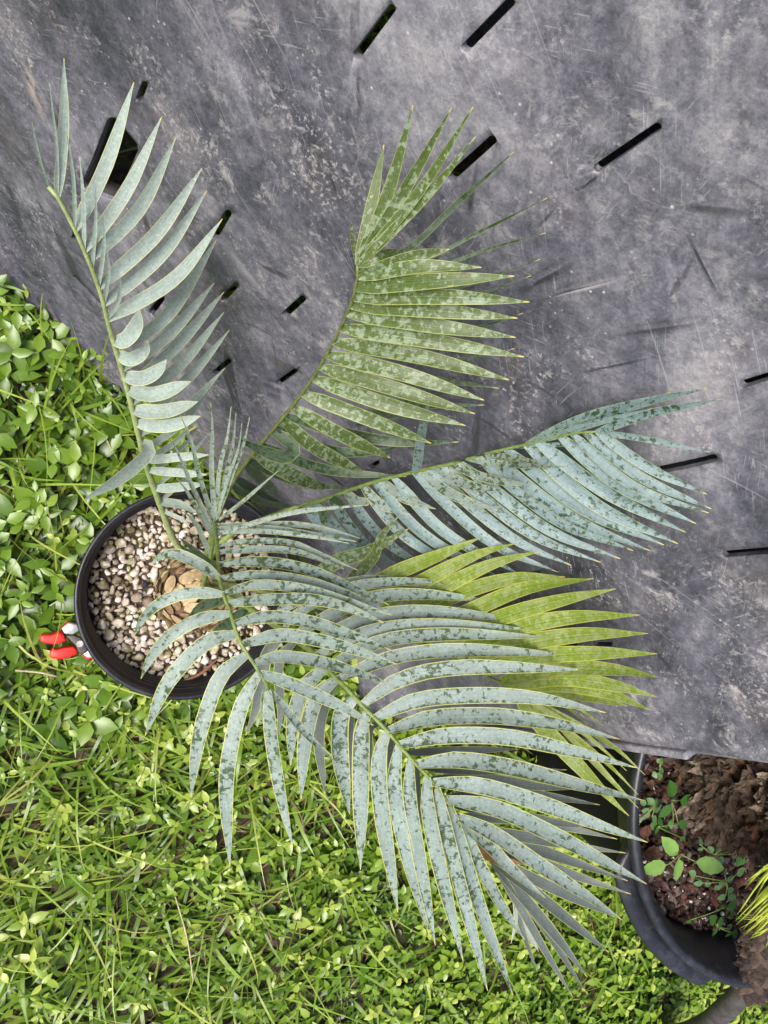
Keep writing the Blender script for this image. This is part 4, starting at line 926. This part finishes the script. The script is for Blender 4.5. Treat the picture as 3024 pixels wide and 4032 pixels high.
for i in range(0, 24):
    for k in range(7):
        an = 2*math.pi*(k+.5*(i % 2))/7+rnd.uniform(-.15, .15); t = Vector(Tt[i]); a = t.cross(Vector((.3, .2, .93))).normalized(); b = t.cross(a)
        outn = a*math.cos(an)+b*math.sin(an); upv = (t*-.55+outn*rnd.uniform(.7, 1.5)+a*rnd.uniform(-.3, .3)).normalized(); side = upv.cross(outn).normalized(); outn2 = side.cross(upv)
        o = bpy.data.objects.new('stem_scale', rnd.choice(sc_me))
        o.matrix_local = Matrix.Translation(Vector(st[i])+outn*.012-Vector(world_loc(stm))) @ Matrix(((side.x, upv.x, outn2.x, 0), (side.y, upv.y, outn2.y, 0), (side.z, upv.z, outn2.z, 0), (0, 0, 0, 1))) @ Matrix.Scale(rnd.uniform(.8, 1.2), 4)
        link(o, stm)
LIME = weed_mat('lime_needle', (.42, .50, .06))
for (x0, y0, x1, y1, x2, y2) in ((3150, 3380, 3010, 3420, 2940, 3470), (3150, 3330, 3020, 3440, 2903, 3600), (3150, 3380, 3000, 3540, 2900, 3640), (3160, 3420, 3010, 3590, 2915, 3655), (3160, 3440, 3020, 3600, 2940, 3675), (3170, 3460, 3040, 3610, 2958, 3690), (3150, 3400, 3030, 3520, 2940, 3600), (3140, 3360, 3030, 3400, 2950, 3465), (3160, 3480, 3060, 3600, 2925, 3600), (3180, 3500, 3050, 3640, 2960, 3680), (3150, 3450, 3020, 3560, 2940, 3640), (3120, 3600, 3040, 3690, 3012, 3730), (3130, 3620, 3060, 3700, 3015, 3715)):
    for rep_ in range(3):
        q = (rnd.uniform(-14, 14)*rep_, rnd.uniform(-16, 16)*rep_)
        Pn = catmull(np.array([at_z((x0+q[0], y0+q[1]), .56), at_z((x1+q[0]*1.3, y1+q[1]*1.2), .60-.006*rep_), at_z((x2+q[0]*1.8+10*rep_, y2+q[1]*1.5), .58-.01*rep_)]), 10)
        vs, fs = tube(Pn, [.0023*(1-.9*(i/9)**2) for i in range(10)], 5); mesh_obj('needle_leaf', vs, fs, LIME, sp_e, True, loc=r0)

# ------------------------------------------------------------------ secateurs lying by the pot
RED = plain('red_grip_rubber', (.62, .012, .008), .42, .12, 40); STEEL = plain('worn_steel', (.36, .37, .365), .42, .3, 60, .2); DARK = plain('dark_steel', (.07, .06, .055), .5, .5, 80, .4)
STEEL.node_tree.nodes['Principled BSDF'].inputs['Metallic'].default_value = .6
def sz(x, y, h): return at_z((100+x*400/952., 2350+y*400/952.), h+.026)
s_root = sz(480, 430, .03); sec = empty('pruning_shears', tuple(s_root)); tag(sec, 'red-handled steel pruning shears lying in the grass against the small pot', 'shears')
def flat_bar(name, poly, z, th, mat, bev=.002):
    k = len(poly); top = [sz(x, y, z) for x, y in poly]; vs = [t+np.array([0, 0, th/2]) for t in top]+[t-np.array([0, 0, th/2]) for t in top]
    fs = [tuple(range(k)), tuple(range(2*k-1, k-1, -1))]+[(i, i+k, (i+1) % k+k, (i+1) % k) for i in range(k)]
    o = mesh_obj(name, vs, fs, mat, sec, True, loc=s_root)
    bm = bmesh.new(); bm.from_mesh(o.data); bmesh.ops.recalc_face_normals(bm, faces=bm.faces); bm.to_mesh(o.data); bm.free()
    m = o.modifiers.new('round', 'BEVEL'); m.width = bev; m.segments = 3; m.limit_method = 'ANGLE'; return o
flat_bar('handle', [(140, 352), (170, 345), (240, 348), (300, 325), (330, 318), (372, 378), (395, 395), (330, 430), (260, 440), (190, 428), (140, 412)], .032, .016, RED, .006)
flat_bar('handle', [(225, 520), (240, 492), (270, 478), (300, 484), (360, 468), (455, 455), (492, 500), (480, 530), (410, 560), (340, 574), (260, 570), (228, 555)], .026, .016, RED, .006)
flat_bar('steel_jaw', [(335, 290), (405, 232), (500, 256), (520, 300), (450, 350), (365, 345)], .037, .010, STEEL)
flat_bar('jaw_edge', [(328, 292), (402, 226), (412, 232), (340, 298), (372, 372), (362, 378)], .034, .014, RED, .001)
flat_bar('pivot_plate', [(380, 360), (450, 350), (520, 380), (585, 480), (545, 535), (500, 520), (470, 450), (420, 400)], .036, .011, DARK)
flat_bar('steel_jaw', [(535, 530), (590, 485), (650, 470), (660, 560), (580, 575)], .031, .010, STEEL)
flat_bar('jaw_edge', [(525, 535), (535, 530), (585, 572), (640, 560), (640, 570), (580, 582)], .029, .013, RED, .001)
pv = sz(510, 440, .044); vs, fs = tube([pv-np.array([0, 0, .008]), pv+np.array([0, 0, .001])], .005, 12); mesh_obj('pivot_bolt', vs, fs, STEEL, sec, False, loc=s_root)

# ------------------------------------------------------------------ lawn: creeping weeds, grass, thatch
def inside_tub(P):
    """signed distance behind the wall's foot line (positive = behind the wall)"""
    d = np.full(len(P), -9.0)
    B2 = BASE[::3]; T2 = tang[::3]; N2 = NRM[::3]
    D2 = ((P[:, None, :]-B2[None])**2).sum(2); i = D2.argmin(1)
    rel = P-B2[i]; s = (rel*N2[i]).sum(1); return s, (i == len(B2)-1) & ((rel*T2[i]).sum(1) > 0)
SHC = sz(300, 440, .03)[:2]
def scatter(n, x0, x1, y0, y1, margin=.0, inside=False):
    P = np.c_[rng.uniform(x0, x1, n), rng.uniform(y0, y1, n)]
    s, beyond = inside_tub(P)
    keep = beyond | (s < -margin)
    # the tub's unseen end wall
    rel = P-endb[:2]; perp = np.array([BK[1], -BK[0]]); e = (rel @ perp)
    keep = np.where(beyond & (rel @ BK[:2] > -.02), e > .0, keep | (rel @ BK[:2] < -.02))
    if inside: keep = ~keep
    keep &= np.hypot(*((P-SHC)/np.array([1.5, 1.0])).T) > .026
    keep &= np.hypot(*(P-PC).T) > .118; keep &= np.hypot(*(P-QC).T) > .272
    return P[keep]
def pnoise(P, sc, seed=0): return np.array([mnoise.noise(Vector((p[0]*sc+seed, p[1]*sc-seed, seed*.7))) for p in P])
# template leaf: 4 long x 2 wide
LJ = [0, .3, .65, 1.0]; LW = [.12, .95, .8, .03]
def leaf_batch(C, az, el, roll, L, W, fold=.22, bend=.18):
    n = len(C); d = np.stack([np.cos(az)*np.cos(el), np.sin(az)*np.cos(el), np.sin(el)], 1)
    s0 = np.stack([-np.sin(az), np.cos(az), np.zeros(n)], 1); u0 = np.cross(d, s0)
    s = s0*np.cos(roll)[:, None]+u0*np.sin(roll)[:, None]; u = np.cross(d, s)
    V = np.zeros((n, 12, 3))
    for j, (f, w) in enumerate(zip(LJ, LW)):
        c = C+d*(L*f)[:, None]-np.array([0, 0, 1])*(L*bend*f*f)[:, None]
        for k, q in enumerate((-1, 0, 1)): V[:, j*3+k] = c+s*(W*.5*w*q)[:, None]+u*(W*.5*w*abs(q)*fold)[:, None]
    q = []
    for j in range(3):
        for k in range(2): a0 = j*3+k; q.append((a0, a0+1, a0+4, a0+3))
    F_ = (np.array(q)[None]+(np.arange(n)*12)[:, None, None]).reshape(-1, 4)
    return V.reshape(-1, 3), F_
def sprigs(P, zlo, zhi, Llo, Lhi, kmin, kmax, tint_fn):
    Cs = []; az = []; el = []; ro = []; L = []; W = []; tt = []
    for p in P:
        k = rnd.randint(kmin, kmax); z = rnd.uniform(zlo, zhi); a0 = rnd.uniform(0, 6.28); sz_ = rnd.uniform(Llo, Lhi); tb = tint_fn(p, z)
        asp = rnd.uniform(.42, .68); lean = np.array([rnd.uniform(-.008, .008), rnd.uniform(-.008, .008)])
        for i in range(k):
            lev = i//2; Cs.append((p[0]+lean[0]*lev, p[1]+lean[1]*lev, max(.004, z-.008*lev+rnd.uniform(-.002, .002)))); az.append(a0+math.pi*(i % 2)+lev*1.45+rnd.uniform(-.35, .35)); el.append(rnd.uniform(-.15, .5))
            ro.append(rnd.uniform(-.45, .45)); l = sz_*(.7+.22*lev)*rnd.uniform(.8, 1.15); L.append(l); W.append(l*asp*rnd.uniform(.9, 1.1)); tt.append(tb+rnd.uniform(-.16, .16)-.12*lev)
    V, F_ = leaf_batch(np.array(Cs), np.array(az), np.array(el), np.array(ro), np.array(L), np.array(W))
    return V, F_, np.repeat(np.clip(tt, 0, 1), 12)
def blades(P, hlo, hhi, w, tint_fn, flat=.5):
    n = len(P); az = rng.uniform(0, 2*math.pi, n); L = rng.uniform(hlo, hhi, n); el0 = rng.uniform(.25, 1.2, n)*flat*1.6; curl = rng.uniform(.2, 1.6, n)
    Wd = w*rng.uniform(.6, 1.4, n); K = 6; V = np.zeros((n, K*2, 3)); p = np.c_[P, np.full(n, .002)]; az2 = rng.uniform(-.7, .7, n); el = el0.copy()
    for j in range(K):
        f = j/(K-1); a = az+az2*f; d = np.stack([np.cos(a)*np.cos(el), np.sin(a)*np.cos(el), np.sin(el)], 1); s = np.stack([-np.sin(a), np.cos(a), .35*np.ones(n)], 1)
        ww = Wd*(1-f**2.2)*.5+.0001; V[:, j*2] = p+s*ww[:, None]; V[:, j*2+1] = p-s*ww[:, None]
        p = p+d*(L/(K-1))[:, None]; p[:, 2] = np.maximum(p[:, 2], .006); el = el-curl/(K-1)
    q = np.array([(j*2, j*2+1, j*2+3, j*2+2) for j in range(K-1)])
    F_ = (q[None]+(np.arange(n)*K*2)[:, None, None]).reshape(-1, 4)
    tt = np.array([tint_fn(x) for x in P])
    return V.reshape(-1, 3), F_, np.repeat(np.clip(tt+rng.uniform(-.2, .2, n), 0, 1), K*2)
def join(parts):
    V = []; F_ = []; T = []; o = 0
    for v, f, t in parts: V.append(v); F_.append(f+o); T.append(t); o += len(v)
    return np.vstack(V), np.vstack(F_), np.concatenate(T)
# near lawn (about what the picture sees, plus a margin)
AREA = (-.75, 2.1, -1.75, .75)
def dens(P, base):
    m = pnoise(P, 3.2, 3)*.5+.5
    cover = np.clip(.42+.55*(P[:, 0]-.15)/.8, .25, 1.0)+.25*(P[:, 1] > -.35)*(P[:, 0] < .25)     # creeping weeds thin out towards the grassy side
    return rng.uniform(0, 1, len(P)) < np.clip(cover*(.65+.8*m), .25, 1)*base
P = scatter(17500, *AREA, margin=-.004); P = P[dens(P, 1.0)]; P2 = scatter(15000, *AREA, margin=-.004); P2 = P2[dens(P2, 1.0)]
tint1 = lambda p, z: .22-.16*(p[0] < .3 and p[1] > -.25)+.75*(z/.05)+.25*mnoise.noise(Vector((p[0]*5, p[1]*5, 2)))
big = scatter(1700, -.75, .35, -.40, .75, margin=-.004); big = big[rng.uniform(0, 1, len(big)) < .55]
mid_ = scatter(3000, *AREA, margin=-.004); mid_ = mid_[dens(mid_, .8)]
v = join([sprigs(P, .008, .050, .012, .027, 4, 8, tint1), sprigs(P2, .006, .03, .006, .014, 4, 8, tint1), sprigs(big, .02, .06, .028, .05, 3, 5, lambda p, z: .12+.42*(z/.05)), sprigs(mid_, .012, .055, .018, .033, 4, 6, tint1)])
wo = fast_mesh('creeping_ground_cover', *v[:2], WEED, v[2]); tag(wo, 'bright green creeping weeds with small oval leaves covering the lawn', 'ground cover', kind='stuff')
G1 = scatter(26000, *AREA, margin=-.002); gk = np.clip(.95-.75*(G1[:, 0]-.0)/.7, .16, 1)*(.55+.9*(pnoise(G1, 4, 9)*.5+.5)); G1 = G1[rng.uniform(0, 1, len(G1)) < gk]
gv_ = join([blades(G1, .04, .13, .0062, lambda p: .5+.3*mnoise.noise(Vector((p[0]*6, p[1]*6, 5))), .45), blades(G1[::5], .09, .22, .0032, lambda p: .72, .75)])
go = fast_mesh('lawn_grass', *gv_[:2], GRASSM, gv_[2]); tag(go, 'long soft grass blades growing through the creeping weeds', 'grass', kind='stuff')
T1 = scatter(9000, *AREA, margin=-.002); tv = blades(T1, .03, .09, .0022, lambda p: .45, .12)
to = fast_mesh('dry_thatch', *tv[:2], THATCH, tv[2]); tag(to, 'dry brown thatch lying under the lawn', 'thatch', kind='stuff')
# grass growing inside the tub, seen through its lower slots
I1 = scatter(5200, -.6, .5, -.2, .9, inside=True); I1 = I1[I1[:, 0] > .16]
iv = blades(I1, .08, .24, .006, lambda p: .5, .6); io = fast_mesh('grass_inside_tub', *iv[:2], GRASSM, iv[2]); tag(io, 'grass growing under the overturned tub, glimpsed through its slots', 'grass', kind='stuff')
# lawn further out
FA = []
P = np.c_[rng.uniform(-4, 5, 30000), rng.uniform(-5, 4.5, 30000)]
P = P[~((P[:, 0] > -.75) & (P[:, 0] < 2.1) & (P[:, 1] > -1.75) & (P[:, 1] < .75))]; s_, bey = inside_tub(P); 
cen = (endb[:2]+e1[:2]+BASE[0]+far0[:2])/4; rel = P-BASE[0]; ax = (endb[:2]-BASE[0]); al = np.linalg.norm(ax); ax = ax/al; pe = rel @ BK[:2]; al_ = rel @ ax
P = P[~((al_ > -.1) & (al_ < al+.25) & (pe > -.05) & (pe < DEPTH*1.25))]
fv = blades(P, .06, .16, .009, lambda p: .5+.3*mnoise.noise(Vector((p[0]*2, p[1]*2, 5))), .5)
fo = fast_mesh('outer_lawn_grass', *fv[:2], GRASSM, fv[2]); tag(fo, 'rougher grass of the lawn further out around the pots', 'grass', kind='stuff')

# twigs in the lawn
TW = plain('dry_twig', (.13, .085, .06), .8, .4, 120, .5); TWP = plain('pale_straw', (.42, .36, .22), .7, .3, 120)
for i, (p, q, r, m, lab) in enumerate((((1140, 3140), (1200, 3280), .0016, TW, 'thin dark twig lying in the weeds below the drooping leaflets'), ((990, 3550), (1075, 3720), .0014, TW, 'bent brown twig among the pale weed leaves'), ((690, 3530), (760, 3860), .0012, TWP, 'long pale straw lying across the grass blades'), ((60, 2640), (230, 2665), .0016, TWP, 'pale straw in the grass beside the red shears'))):
    a0 = at_z(p, .05); b0 = at_z(q, .045); mid = (a0+b0)/2+np.array([.004, .003, .006]); vs, fs = tube(catmull(np.array([a0, mid, b0]), 10), r)
    tag(mesh_obj('twig', vs, fs, m, None, True, loc=a0), lab, 'twig')
# brown root fragments on the pumice
RT = plain('brown_root', (.20, .09, .05), .8, .3, 120)
for (p, q, r, lab) in (((700, 2690), (860, 2590), .0018, 'curved rusty root lying on the gravel near the pot rim'), ((955, 1990), (1000, 2030), .0022, 'short brown fibre tuft on the gravel below the fronds'), ((880, 2390), (730, 2480), .003, 'split reddish husk lying against the caudex')):
    a0 = at_z(p, GZ+.008); b0 = at_z(q, GZ+.009); vs, fs = tube(catmull(np.array([a0, (a0+b0)/2+np.array([.003, -.004, .003]), b0]), 8), [r*(.5+.8*math.sin(math.pi*(i+1)/9)) for i in range(8)])
    tag(mesh_obj('root_fragment', vs, fs, RT, None, True, loc=a0), lab, 'root')
print('objects', len(bpy.data.objects))
